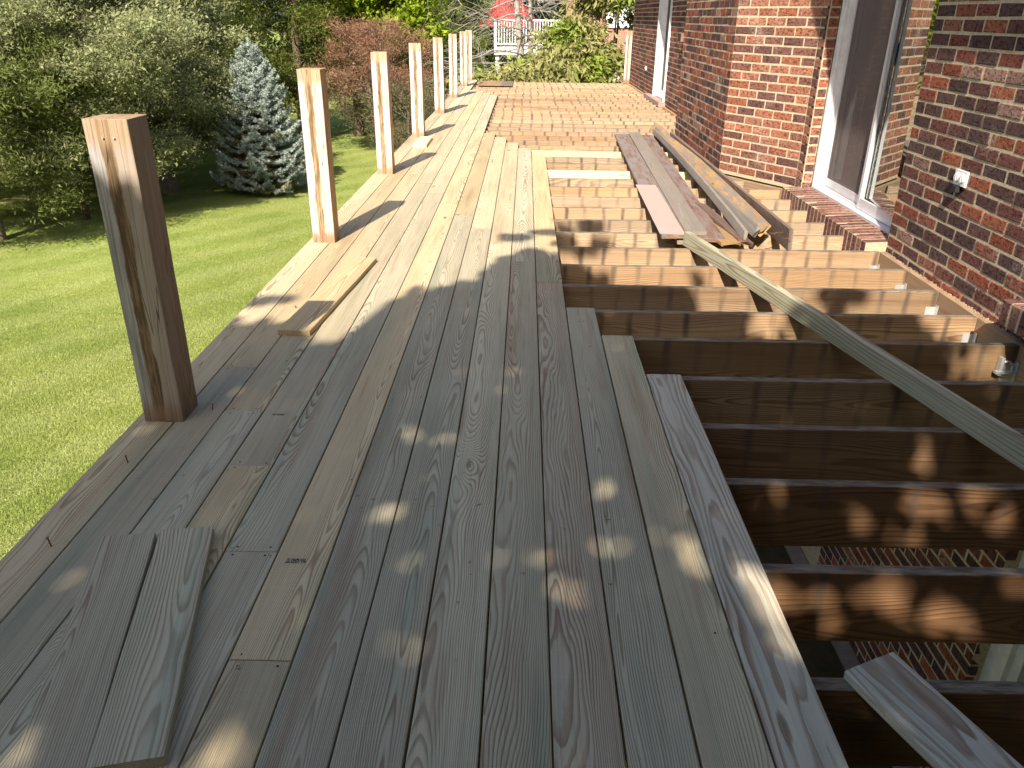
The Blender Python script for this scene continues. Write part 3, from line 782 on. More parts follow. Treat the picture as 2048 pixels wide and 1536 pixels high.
def brick_wall(p0, p1, z0, z1, holes=(), phase=0.0, thick=0.11, bricks=True, zb0=None, wallname='wall', BL=0.200, bond=True):
    """outward normal is to the left of the direction p0->p1 turned -90; p0->p1 runs so that the outside is on the right-hand side"""
    p0 = Vector((*p0, 0)); p1 = Vector((*p1, 0)); L = (p1 - p0).length; d = (p1 - p0).normalized()
    nrm = Vector((d.y, -d.x, 0))
    def W(s, z, o=0.0): return p0 + d * s + nrm * o + Vector((0, 0, z))
    rec = -0.003
    xs = sorted({0.0, L, *[h[0] for h in holes], *[h[1] for h in holes]}); zs = sorted({z0, z1, *[h[2] for h in holes], *[h[3] for h in holes]})
    mb = MB()
    for i in range(len(xs) - 1):
        for k in range(len(zs) - 1):
            cx, cz = (xs[i] + xs[i+1]) / 2, (zs[k] + zs[k+1]) / 2
            if any(h[0] < cx < h[1] and h[2] < cz < h[3] for h in holes): continue
            b0 = len(mb.v)
            for o in (rec - thick, rec):
                for (s, z) in ((xs[i], zs[k]), (xs[i+1], zs[k]), (xs[i+1], zs[k+1]), (xs[i], zs[k+1])): mb.v.append(tuple(W(s, z, o)))
            mb.f += [tuple(b0 + q for q in f) for f in ((0, 1, 2, 3), (4, 7, 6, 5), (0, 4, 5, 1), (1, 5, 6, 2), (2, 6, 7, 3), (3, 7, 4, 0))]
    wall = mb.build(wallname, M['mortar']); rel(wall, house)
    if not bricks: return wall
    zz = zb0 if zb0 is not None else z0
    k0 = math.floor((zz + 0.012) / CH)
    zc = 0.012 + k0 * CH + CH / 2
    row = k0
    while zc < z1:
        off = ((row % 2) * (BL + BJ) / 2 if bond else 0.0) + phase
        s = -((BL + BJ) - off % (BL + BJ))
        rowsegs = []
        while s < L:
            a, b_ = s + BJ / 2, s + BL + BJ / 2
            a, b_ = max(a, 0.001), min(b_, L - 0.001)
            if b_ <= a: s += BL + BJ; continue
            segs = [(a, b_)]
            for h in holes:
                if h[2] - CH * 0.5 < zc < h[3] + CH * 0.5:
                    ns = []
                    for (q, w_) in segs:
                        if w_ <= h[0] or q >= h[1]: ns.append((q, w_))
                        else:
                            if q < h[0]: ns.append((q, h[0]))
                            if w_ > h[1]: ns.append((h[1], w_))
                    segs = ns
            rowsegs += segs
            s += BL + BJ
        rowsegs.sort(); fixed = []
        for (q, w_) in rowsegs:
            if fixed and w_ - q < 0.055 and abs(q - fixed[-1][1] - BJ) < 0.004: fixed[-1] = (fixed[-1][0], w_)
            elif fixed and fixed[-1][1] - fixed[-1][0] < 0.055 and abs(q - fixed[-1][1] - BJ) < 0.004: fixed[-1] = (fixed[-1][0], w_)
            else: fixed.append((q, w_))
        if 1:
            for (q, w_) in fixed:
                if w_ - q > 0.03:
                    c = W((q + w_) / 2, zc, random.uniform(-0.0015, 0.0015))
                    R = Matrix((d, Vector((0, 0, 1)), nrm)).transposed()
                    all_bricks.append((Matrix.Translation(c) @ R.to_4x4() @ Matrix.Rotation(random.uniform(-.006, .006), 4, 'Z') @ Matrix.Rotation(random.uniform(-.012, .012), 4, 'Y'),
                                       w_ - q, CH - BJ, wall))
        zc += CH; row += 1
    return wall
WX = 2.29; ZT = 2.78
# outside lies at -X: run the near wall with decreasing y so that (d.y,-d.x) points to -X
brick_wall((WX, 4.90), (WX, -6.0), GZ - 0.05, ZT, holes=[(1.87, 3.6, GZ - 0.05, -0.50), (1.56, 2.9, 0.19, 1.5)], phase=0.0)
brick_wall((2.56, 4.90), (WX + 0.075, 4.90), GZ, ZT, bricks=False)
brick_wall((WX, 6.775), (WX, 6.634), GZ, ZT, BL=0.13, bond=False, thick=0.06)
brick_wall((WX + 0.003, 6.62), (2.372, 6.62), GZ, ZT, BL=0.09, bond=False, thick=0.06)
brick_wall((1.825, 7.56), (WX, 6.775), -0.012, ZT, phase=0.03)
brick_wall((1.825, 10.0), (1.825, 7.56), -0.012, ZT, phase=0.09)
brick_wall((WX, 10.78), (1.825, 10.0), -0.012, ZT, bricks=False)
brick_wall((WX, 18.6), (WX, 10.78), -0.3, ZT, holes=[(18.6 - 14.95, 18.6 - 13.75, 0.03, 2.3)], phase=0.02)
brick_wall((9.0, 18.6), (WX, 18.6), GZ, ZT, bricks=False)
brick_wall((WX, 18.6), (WX, 4.90), GZ, -0.30, bricks=False, thick=0.05)
# wall over the big door
brick_wall((WX, 6.62), (WX, 4.90), 2.15, ZT)
# pick the 300 bricks that show largest
def shows(rec):
    Mx, l, h, w = rec
    c = Mx.translation
    nrm = Mx.to_3x3() @ Vector((0, 0, 1))
    v = CAMP - c
    if v.dot(nrm) <= 0: return 0
    q = proj(c)
    if q is None or not (-30 < q[0] < 2078 and -30 < q[1] < 1566): return 0
    if c.z < -0.02: return 0
    return l * h * v.normalized().dot(nrm) / v.length_squared
scores = sorted(((shows(r), i) for i, r in enumerate(all_bricks)), reverse=True)
chosen = {i for s, i in scores[:300] if s > 0}
cache = {}
bv, bf, bc = [], [], []
for i, (Mx, l, h, w) in enumerate(all_bricks):
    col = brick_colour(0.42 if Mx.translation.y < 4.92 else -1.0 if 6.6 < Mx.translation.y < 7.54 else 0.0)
    if i in chosen:
        key = (round(l, 2), random.randrange(3))
        if key not in cache:
            V, F = brick_geo(l, h, 0.06)
            me = bpy.data.meshes.new('brick'); me.from_pydata(V, [], F); me.materials.append(M['brick']); cache[key] = me
        o = bpy.data.objects.new('brick', cache[key]); COL.objects.link(o)
        o.matrix_world = Mx; o.parent = w; o.matrix_parent_inverse = Matrix.Identity(4)
        o.color = (*col, 1)
    else:
        c = Mx.translation
        if c.y < -1.2 or c.z > 2.3: continue
        V, F = brick_geo(l, h, 0.05)
        b0 = len(bv)
        bv += [tuple(Mx @ Vector(v)) for v in V]; bf += [tuple(b0 + q for q in f) for f in F]; bc += [col] * len(F)
def mass(name, V, F, colf, mat, parent=None):
    me = bpy.data.meshes.new(name); me.from_pydata(V, [], F); me.materials.append(mat)
    at = me.attributes.new('col', 'FLOAT_COLOR', 'CORNER')
    arr = []
    for f, c in zip(F, colf): arr += [c[0], c[1], c[2], 1.0] * len(f)
    at.data.foreach_set('color', np.array(arr, dtype=np.float32))
    o = bpy.data.objects.new(name, me); link(o)
    return o
bpy.context.view_layer.update()
o = mass('bricks', bv, bf, bc, M['brick_mass']); o['kind'] = 'stuff'; rel(o, house)

# rowlock sill under the big door and at the near window
def rowlock(y0, y1, xf, xb, ztop, hgt, parent, step=0.0745):
    y = y0
    sb = MB().box((xf + 0.002, y0 + 0.004, ztop - hgt + 0.004), (xb, y1 - 0.004, ztop - 0.017))
    for q in (4, 7): sb.v[q] = (*sb.v[q][:2], ztop - 0.0132)
    for q in (5, 6): sb.v[q] = (*sb.v[q][:2], ztop - 0.0014)
    sill = sb.build('brick_sill', M['mortar'])
    rel(sill, parent)
    while y + step * 0.7 < y1:
        l = xb - xf
        V, F = brick_geo(0.060, hgt, l, 0.002)
        me = bpy.data.meshes.new('brick'); me.materials.append(M['brick'])
        # front face towards -X, slight slope of the top
        Mx = Matrix.Translation((xf, y + 0.036, ztop - hgt / 2)) @ Matrix(((0, 0, -1), (-1, 0, 0), (0, 1, 0))).to_4x4()
        V = [tuple(Mx @ Vector(v)) for v in V]
        V = [(v[0], v[1], v[2] - (0.012 * (1 - (v[0] - xf) / l) if v[2] > ztop - hgt / 2 else 0)) for v in V]
        me.from_pydata(V, [], F)
        o = bpy.data.objects.new('brick', me); COL.objects.link(o); o.parent = sill
        o.matrix_parent_inverse = Matrix.Identity(4)
        k = random.uniform(0.85, 1.15); base = random.choice([(0.30, 0.13, 0.095), (0.33, 0.15, 0.11), (0.25, 0.11, 0.09), (0.19, 0.09, 0.075), (0.36, 0.19, 0.14)])
        o.color = (*[c * k for c in base], 1)
        y += step
rowlock(4.885, 6.66, 2.155, 2.40, 0.042, 0.235, house)
rowlock(2.05, 3.385, 2.155, 2.32, 0.185, 0.125, house)

# white frames
n = NT('white_painted_frame'); P = n.pos()
n.base(n.mix(n.smooth(n.noise(P, 14, 4, 0.6), 0.35, 0.65), (0.74, 0.72, 0.69), (0.86, 0.84, 0.81))); n.rough(0.4)
M['white'] = n.mat
M['alu'] = simple_mat('frame_white_aluminium', (0.70, 0.68, 0.68), 0.35, 0.5, 0.2, 0.05)
M['dark'] = simple_mat('dark_interior', (0.035, 0.032, 0.03), 0.8, 0.2)
n = NT('door_glass')
n.base((0.02, 0.025, 0.025)); n.rough(0.02); n.bsdf.inputs['Specular IOR Level'].default_value = 0.9
n.bsdf.inputs['IOR'].default_value = 1.6
gl = n.t.nodes.new('ShaderNodeBsdfTransparent'); gl.inputs[0].default_value = (0.75, 0.85, 0.83, 1)
gs = n.t.nodes.new('ShaderNodeBsdfGlossy'); gs.inputs['Roughness'].default_value = 0.015; gs.inputs[0].default_value = (0.85, 0.93, 0.93, 1)
fr = n.t.nodes.new('ShaderNodeFresnel'); fr.inputs[0].default_value = 1.9
fm = n.m('ADD', fr.outputs[0], 0.34, None, True)
mx = n.t.nodes.new('ShaderNodeMixShader'); n.t.links.new(fm, mx.inputs[0]); n.t.links.new(gl.outputs[0], mx.inputs[1]); n.t.links.new(gs.outputs[0], mx.inputs[2])
n.t.links.new(mx.outputs[0], n.out.inputs[0]); M['glass'] = n.mat
# insect screen: fine woven mesh that lets part of the light through
n = NT('insect_screen')
d1 = n.t.nodes.new('ShaderNodeBsdfDiffuse'); d1.inputs[0].default_value = (0.22, 0.175, 0.16, 1)
t1 = n.t.nodes.new('ShaderNodeBsdfTransparent')
mx = n.t.nodes.new('ShaderNodeMixShader'); mx.inputs[0].default_value = 0.52
n.t.links.new(t1.outputs[0], mx.inputs[1]); n.t.links.new(d1.outputs[0], mx.inputs[2]); n.t.links.new(mx.outputs[0], n.out.inputs[0]); M['screen'] = n.mat
n = NT('teal_curtain'); P = n.pos(); s_ = n.sep(P)
w_ = n.m('SINE', n.m('MULTIPLY', s_[1], 90.0))
n.base(n.mix(n.smooth(w_, -0.8, 0.8), (0.06, 0.13, 0.13), (0.12, 0.24, 0.23))); n.rough(0.9); M['curtain'] = n.mat

def sliding_door(name, y0, y1, xf, z0, z1, ymeet, parent, screen=True, tilt=0.0):
    """xf = outer face of the frame; opening from y0 (near) to y1 (far)"""
    dr = MB()
    j = 0.045
    # outer casing jambs: stepped brick mould on the far side that shows its inner face
    dr.box((xf, y1 - 0.03, z0), (xf + 0.16, y1, z1)).box((xf + 0.018, y1 - 0.05, z0), (xf + 0.16, y1 - 0.03, z1)).box((xf + 0.045, y1 - 0.062, z0), (xf + 0.16, y1 - 0.05, z1))
    dr.box((xf, y0, z0), (xf + 0.16, y0 + 0.03, z1)).box((xf + 0.018, y0 + 0.03, z0), (xf + 0.16, y0 + 0.05, z1))
    dr.box((xf, y0 + 0.03, z1 - 0.04), (xf + 0.16, y1 - 0.03, z1))
    d = empty(name, (xf, (y0 + y1) / 2, z0)); rel(d, parent)
    rel(dr.build('door_frame', M['white']), d)
    si = MB().box((xf - 0.012, y0 + 0.05, z0 - 0.004), (xf + 0.17, y1 - 0.062, z0 + 0.018)).box((xf + 0.05, y0 + 0.05, z0 + 0.018), (xf + 0.062, y1 - 0.062, z0 + 0.034)).box((xf + 0.10, y0 + 0.05, z0 + 0.018), (xf + 0.112, y1 - 0.062, z0 + 0.034))
    rel(si.build('threshold', M['alu']), d)
    def panel(ya, yb, x, nm, mat, thick=0.022, fw=0.05):
        p = MB()
        p.box((x, ya, z0 + 0.022), (x + thick, ya + fw, z1 - 0.04)).box((x, yb - fw, z0 + 0.022), (x + thick, yb, z1 - 0.04))
        p.box((x + .001, ya + fw, z0 + 0.022), (x + thick - .001, yb - fw, z0 + 0.022 + 0.075)).box((x + .001, ya + fw, z1 - 0.09), (x + thick - .001, yb - fw, z1 - 0.04))
        p.box((x - 0.006, ya + 0.012, z0 + 0.022), (x, ya + 0.022, z1 - 0.04))
        rel(p.build(nm, M['alu']), d)
        q = MB().box((x + thick * 0.45, ya + fw, z0 + 0.097), (x + thick * 0.55, yb - fw, z1 - 0.09))
        pn = q.build('pane', mat)
        if nm == 'fixed_panel' and tilt:
            cx_, cy_ = x + thick * .5, (ya + yb) / 2
            pn.matrix_world = Matrix.Translation((cx_, cy_, 0)) @ Matrix.Rotation(rad(tilt), 4, 'Z') @ Matrix.Translation((-cx_, -cy_, 0))
        rel(pn, d)
    if screen: panel(ymeet - 0.04, y1 - 0.064, xf + 0.070, 'screen_panel', M['screen'], 0.016, 0.035)
    panel(ymeet - 0.02, y1 - 0.064, xf + 0.100, 'sliding_panel', M['glass'])
    panel(y0 + 0.052, ymeet - 0.04, xf + 0.040, 'fixed_panel', M['glass'], 0.022, 0.035)
    if screen:
        rel(MB().box((xf + 0.048, ymeet - 0.035, 1.02), (xf + 0.063, ymeet - 0.012, 1.16)).build('handle', M['dark']), d)
    return d
dA = sliding_door('sliding_door', 4.93, 6.615, 2.375, 0.040, 2.15, 5.80, house, tilt=-5.5)
dB = sliding_door('sliding_door', 13.76, 14.94, 2.32, 0.045, 2.28, 14.3, house)
# white outer casing of the far door, flush with the brick
rel(MB().box((2.262, 13.735, 0.03), (2.34, 13.775, 2.28)).build('casing', M['white']), house)
rel(MB().box((2.262, 14.90, 0.03), (2.345, 14.955, 2.28)).build('casing', M['white']), house)
c = MB().box((2.18, 13.65, -0.03), (2.36, 15.4, 0.035)).box((2.20, 13.65, -0.2), (2.36, 15.4, -0.03))
rel(c.build('stone_sill', simple_mat('sill_stone', (0.42, 0.30, 0.25), 0.8)), house)
M['room'] = simple_mat('room_wall', (0.16, 0.14, 0.12), 0.8)
for (x0, x1, y0, y1, z0, z1) in ((2.56, 5.5, 4.5, 7.4, -0.02, 2.4), (2.52, 5.0, 13.0, 16.0, -0.02, 2.4)):
    rm = MB()
    rm.box((x0 + 0.05, y0, z0 - 0.05), (x1, y1, z0)).box((x1, y0, z0), (x1 + 0.05, y1, z1)).box((x0 + 0.05, y0 - 0.05, z0), (x1, y0, z1)).box((x0 + 0.05, y1, z0), (x1, y1 + 0.05, z1)).box((x0, y0, z1), (x1, y1, z1 + 0.05))
    rel(rm.build('room_interior', M['room']), house)
cu = MB()
for k in range(3):
    y = 5.69 + k * 0.022
    cu.tube([(2.64 + 0.02 * math.sin(k * 1.9), y, 0.08), (2.64 + 0.02 * math.sin(k * 1.9 + .4), y + 0.004, 2.1)], [0.016, 0.014], 7)
rel(cu.build('curtain', M['curtain'], smooth=True), house)
# lower storey door seen through the joists
ld = MB().box((2.36, 2.80, GZ), (2.44, 3.03, -0.5)).box((2.33, 2.86, GZ), (2.36, 2.93, -0.5)).box((2.36, 1.30, GZ), (2.44, 1.45, -0.5)).box((2.36, 1.45, -0.62), (2.44, 2.80, -0.5))
rel(ld.build('lower_door_frame', M['white']), house)
rel(MB().box((2.40, 1.45, GZ), (2.41, 2.80, -0.62)).build('lower_door_pane', simple_mat('blue_grey_glass', (0.05, 0.09, 0.14), 0.15, 0.6)), house)
wf = MB().box((2.33, 2.00, 0.19), (2.40, 2.07, 1.5)).box((2.33, 3.27, 0.19), (2.40, 3.34, 1.5)).box((2.33, 2.07, 0.19), (2.40, 3.27, 0.25)).box((2.33, 2.07, 1.44), (2.40, 3.27, 1.5))
rel(wf.build('window_frame', M['white']), house)
rel(MB().box((2.36, 2.07, 0.25), (2.37, 3.27, 1.44)).build('window_pane', M['glass']), house)
# eaves, upper wall and roof slab (out of frame, they shade the walls)
M['soffit'] = simple_mat('soffit', (0.55, 0.52, 0.48), 0.6)
M['shingle'] = simple_mat('roof_shingle', (0.10, 0.09, 0.085), 0.9)
rel(MB().box((1.855, -6.0, 2.80), (6.0, 19.1, 2.98)).build('eaves', M['soffit']), house)
rf = MB(); V0 = [(1.80, -6.1, 2.985), (1.80, 19.2, 2.985), (7.0, 19.2, 5.2), (7.0, -6.1, 5.2), (12.2, 19.2, 2.985), (12.2, -6.1, 2.985)]
rf.v = V0; rf.f = [(0, 3, 2, 1), (3, 5, 4, 2), (0, 1, 4, 5), (0, 5, 3), (1, 2, 4)]
rel(rf.build('roof', M['shingle']), house)
rel(MB().box((6.0, 4.0, GZ), (9.0, 18.5, 2.80)).build('inner_core', M['soffit']), house)

# outlets and vent
def outlet(y, z, label, s=1.0):
    t = empty('outdoor_outlet', (WX - 0.006, y, z)); tag(t, label, 'outlet')
    b = MB().box((-0.012, -0.058 * s, -0.038 * s), (0, 0.058 * s, 0.038 * s)); o = b.build('cover_plate', M['white'], t)
    for k in (-1, 1):
        b = MB().tube([(-0.010, k * 0.026 * s, 0.0), (-0.022, k * 0.026 * s, 0.0)], [0.024 * s, 0.021 * s], 14); b.build('flap', M['white'], t)
        MB().box((-0.0245, k * 0.026 * s - 0.002, -0.014 * s), (-0.0222, k * 0.026 * s + 0.002, 0.014 * s)).build('latch', M['alu'], t)
    MB().box((-0.028, -0.012 * s, -0.072 * s), (0, 0.03 * s, -0.040 * s)).build('outlet_box', M['dark'], t)
outlet(4.205, 0.556, 'white double outlet cover on the near brick wall', 1.0)
outlet(16.1, 0.42, 'tiny white outlet on the far brick wall beyond the far door', 1.0)
t = empty('wall_vent', (WX - .006, 12.35, 1.04)); tag(t, 'small brown louvred vent box on the brick wall past the bay corner', 'vent')
MB().box((-0.09, -0.12, -0.055), (0, 0.12, 0.055)).build('vent_box', simple_mat('brown_vent', (0.30, 0.16, 0.10), 0.7), t)
for k in range(5): MB().box((-0.094, -0.10 + k * 0.045, -0.05), (-0.0905, -0.075 + k * 0.045, 0.05)).build('louvre', M['dark'], t)

# debris and mortar crumbs along the ledger, concrete strip below
b = MB()
for k in range(700):
    y = 1.2 + random.random() * 3.65; x = 2.284 - abs(random.gauss(0, 0.007)); s = random.uniform(0.001, 0.0035)
    Mx = Matrix.Translation((x, y, JT + s * 0.6)) @ Matrix.Rotation(random.uniform(0, 3), 4, 'Z') @ Matrix.Rotation(random.uniform(0, 3), 4, 'X')
    b.box((-s, -s * 1.7, -s * .6), (s, s * 1.7, s * .6), Mx)
o = b.build('debris', simple_mat('mortar_crumbs', (0.36, 0.27, 0.19), 0.9)); tag(o, 'crumbs and dirt along the ledger board at the foot of the brick wall', 'debris', kind='stuff')
o = MB().box((2.17, -1.5, GZ - 0.1), (2.28, 18.0, GZ + 0.03)).build('concrete_path', simple_mat('concrete', (0.20, 0.185, 0.17), 0.9)); tag(o, kind='structure')

exec_trees = True
# ================================================================== VEGETATION
def leaf_mat(name, c1, c2, trans=0.35, rough=0.55, spec=0.3):
    n = NT(name)
    a = n.attr('col'); s = n.sep(a)
    c = n.mix(s[0], c1, c2)
    c = n.mix(1.0, c, n.comb(s[1], s[1], s[1]), 'MULTIPLY')
    n.base(c); n.rough(rough); n.bsdf.inputs['Specular IOR Level'].default_value = spec
    tr = n.t.nodes.new('ShaderNodeBsdfTranslucent'); n.put(tr.inputs[0], c)
    mx = n.t.nodes.new('ShaderNodeMixShader'); mx.inputs[0].default_value = trans
    n.t.links.new(n.bsdf.outputs[0], mx.inputs[1]); n.t.links.new(tr.outputs[0], mx.inputs[2])
    n.t.links.new(mx.outputs[0], n.out.inputs[0])
    return n.mat
def unit(a): return a / np.maximum(np.linalg.norm(a, axis=1, keepdims=True), 1e-6)
def card_mesh(name, base, direc, length, width, hue, val, mat, fold=0.0, face=1.0):
    """diamond leaf cards from arrays"""
    n = len(base)
    d = unit(direc); r = unit(RNG.normal(size=(n, 3)) * 0.55 + np.array([-0.08, -0.38, 0.80]) * face); s = unit(np.cross(d, r))
    L = length[:, None]; Wd = width[:, None]
    up = np.cross(s, d)
    v = np.empty((n, 4, 3))
    v[:, 0] = base; v[:, 1] = base + d * L * 0.45 + s * Wd * 0.5 + up * Wd * fold
    v[:, 2] = base + d * L; v[:, 3] = base + d * L * 0.45 - s * Wd * 0.5 + up * Wd * fold
    me = bpy.data.meshes.new(name)
    me.vertices.add(n * 4); me.vertices.foreach_set('co', v.astype(np.float32).ravel())
    me.loops.add(n * 4); me.loops.foreach_set('vertex_index', np.arange(n * 4, dtype=np.int32))
    me.polygons.add(n); me.polygons.foreach_set('loop_start', np.arange(0, n * 4, 4, dtype=np.int32))
    me.polygons.foreach_set('loop_total', np.full(n, 4, dtype=np.int32))
    at = me.attributes.new('col', 'FLOAT_COLOR', 'POINT')
    c = np.ones((n, 4, 4), dtype=np.float32); c[..., 0] = hue[:, None]; c[..., 1] = val[:, None]
    at.data.foreach_set('color', c.ravel())
    me.materials.append(mat); me.update(calc_edges=True)
    return me
M['bark'] = simple_mat('bark', (0.20, 0.145, 0.10), 0.95, 0.1, 0, 0.3, 14)
M['bark_pale'] = simple_mat('pale_bark', (0.36, 0.28, 0.21), 0.95, 0.1, 0, 0.25, 14)
M['dead'] = simple_mat('dead_branch', (0.42, 0.37, 0.32), 0.9, 0.1, 0, 0.2, 10)

def branchy_crown(height, base_h, radius, n_br, sprays, cards, size, profile, droop=0.0, spray_r=0.22, seed=0, up=0.25, aspect=0.22, flat=0.6, core=0.35, hue_clump=0.35):
    """returns arrays of leaf cards and a list of branch polylines; local origin at the trunk foot"""
    g = np.random.default_rng(seed)
    B, D, HUE, VAL, branches = [], [], [], [], []
    for i in range(n_br):
        t = (i + g.random()) / n_br
        h = base_h + (height - base_h) * t
        R = radius * profile(t) * g.uniform(0.72, 1.12)
        az = g.uniform(0, 2 * math.pi) if i % 2 else (i * 2.399963)
        dr = np.array([math.cos(az), math.sin(az), 0.0])
        p0 = np.array([0, 0, h * 0.94])
        rise = up * R * g.uniform(0.4, 1.3)
        pts = [p0 + dr * R * q + np.array([0, 0, rise * q - droop * R * q * q]) for q in (0, 0.35, 0.7, 1.0)]
        branches.append(pts)
        ns = max(2, int(sprays * (0.4 + 0.8 * R / radius)))
        for k in range(ns):
            q = core + (1 - core) * math.sqrt(g.random())
            c = p0 + dr * R * q + np.array([0, 0, rise * q - droop * R * q * q])
            side = np.array([-dr[1], dr[0], 0]) * g.normal(0, 0.30 * R * q * 0.8)
            c = c + side + np.array([0, 0, g.normal(0, 0.10)])
            out = unit((dr * 1.0 + side * 0.8 / max(R, .1) + np.array([0, 0, 0.25]) )[None])[0]
            rr = spray_r * g.uniform(0.6, 1.4)
            m = int(cards * g.uniform(0.6, 1.4))
            off = g.normal(0, 1, (m, 3)) * rr * np.array([0.62, 0.62, 0.62 * flat])
            off = off + out * (g.random((m, 1)) ** 0.7) * rr * 1.2
            B.append(c + off); D.append(out[None] * 0.7 + g.normal(0, 0.75, (m, 3)) + np.array([0, 0, 0.25 - droop * 0.6]))
            HUE.append(np.clip(np.full(m, g.uniform(0, 1)) * hue_clump + g.random(m) * (1 - hue_clump), 0, 1))
            VAL.append(g.uniform(0.72, 1.12) * g.uniform(0.85, 1.1, m))
    B = np.concatenate(B); D = np.concatenate(D); HUE = np.concatenate(HUE); VAL = np.concatenate(VAL)
    n = len(B)
    Ln = size * g.uniform(0.6, 1.4, n); Wd = Ln * aspect * g.uniform(0.7, 1.3, n)
    return B, D, Ln, Wd, HUE, VAL, branches
def tree_thing(name, loc, label, cat, crown_me, branches, trunk_h, trunk_r, bark, group=None, rz=0.0, scale=1.0, lean=(0, 0), br_r=0.03, part='crown'):
    t = empty(name, loc, rz); t.scale = (scale,) * 3
    tag(t, label, cat, group)
    o = bpy.data.objects.new(part, crown_me); link(o, t)
    b = MB()
    b.tube([(0, 0, -0.15), (trunk_r * .2, 0, 0.12), (lean[0] * .3, lean[1] * .3, trunk_h * 0.3), (lean[0] * .7, lean[1] * .7, trunk_h * 0.7), (lean[0], lean[1], trunk_h)],
           [trunk_r * 1.5, trunk_r * 1.05, trunk_r * 0.85, trunk_r * 0.5, trunk_r * 0.12], 10)
    b.build('trunk', bark, t, smooth=True)
    if branches:
        b = MB()
        for pts in branches:
            b.tube(pts, [br_r, br_r * .7, br_r * .4, br_r * .15], 5, cap=False)
        o = b.build('branches', bark, t)
    return t
cone = lambda t: (1 - t) ** 0.8 * 0.95 + 0.05
egg = lambda t: math.sqrt(max(0.0, 1 - (2 * t - 0.85) ** 2 / 1.55)) if t < 0.98 else 0.2
full = lambda t: (0.75 + 0.35 * math.sin(math.pi * min(1, t * 1.05))) * (1 if t < 0.8 else max(0.25, (1 - t) / 0.2))

M['grey_green'] = leaf_mat('silvery_olive_foliage', (0.20, 0.225, 0.085), (0.46, 0.475, 0.23), 0.42)
M['cedar'] = leaf_mat('cedar_foliage', (0.10, 0.14, 0.025), (0.25, 0.275, 0.055), 0.42)
M['cedar_dark'] = leaf_mat('dark_cedar_foliage', (0.11, 0.15, 0.035), (0.25, 0.28, 0.07), 0.42)
M['maple'] = leaf_mat('yellow_green_leaves', (0.22, 0.32, 0.02), (0.42, 0.52, 0.035), 0.45)
M['rust'] = leaf_mat('rusty_dead_foliage', (0.22, 0.11, 0.062), (0.37, 0.205, 0.125), 0.2)
M['olive_twig'] = leaf_mat('olive_twig_foliage', (0.10, 0.09, 0.042), (0.24, 0.21, 0.11), 0.2)
M['spruce'] = leaf_mat('blue_spruce_needles', (0.32, 0.38, 0.33), (0.58, 0.64, 0.56), 0.15, 0.6)
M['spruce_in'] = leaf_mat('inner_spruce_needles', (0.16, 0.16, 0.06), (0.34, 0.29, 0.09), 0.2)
M['magnolia'] = leaf_mat('green_brown_big_leaves', (0.25, 0.27, 0.07), (0.42, 0.37, 0.16), 0.3)
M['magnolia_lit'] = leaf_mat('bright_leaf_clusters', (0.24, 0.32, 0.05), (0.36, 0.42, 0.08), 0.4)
M['forest'] = leaf_mat('far_wood_foliage', (0.035, 0.058, 0.018), (0.085, 0.11, 0.035), 0.3)
M['shade_leaf'] = leaf_mat('shade_tree_leaves', (0.06, 0.10, 0.02), (0.10, 0.15, 0.03), 0.12)

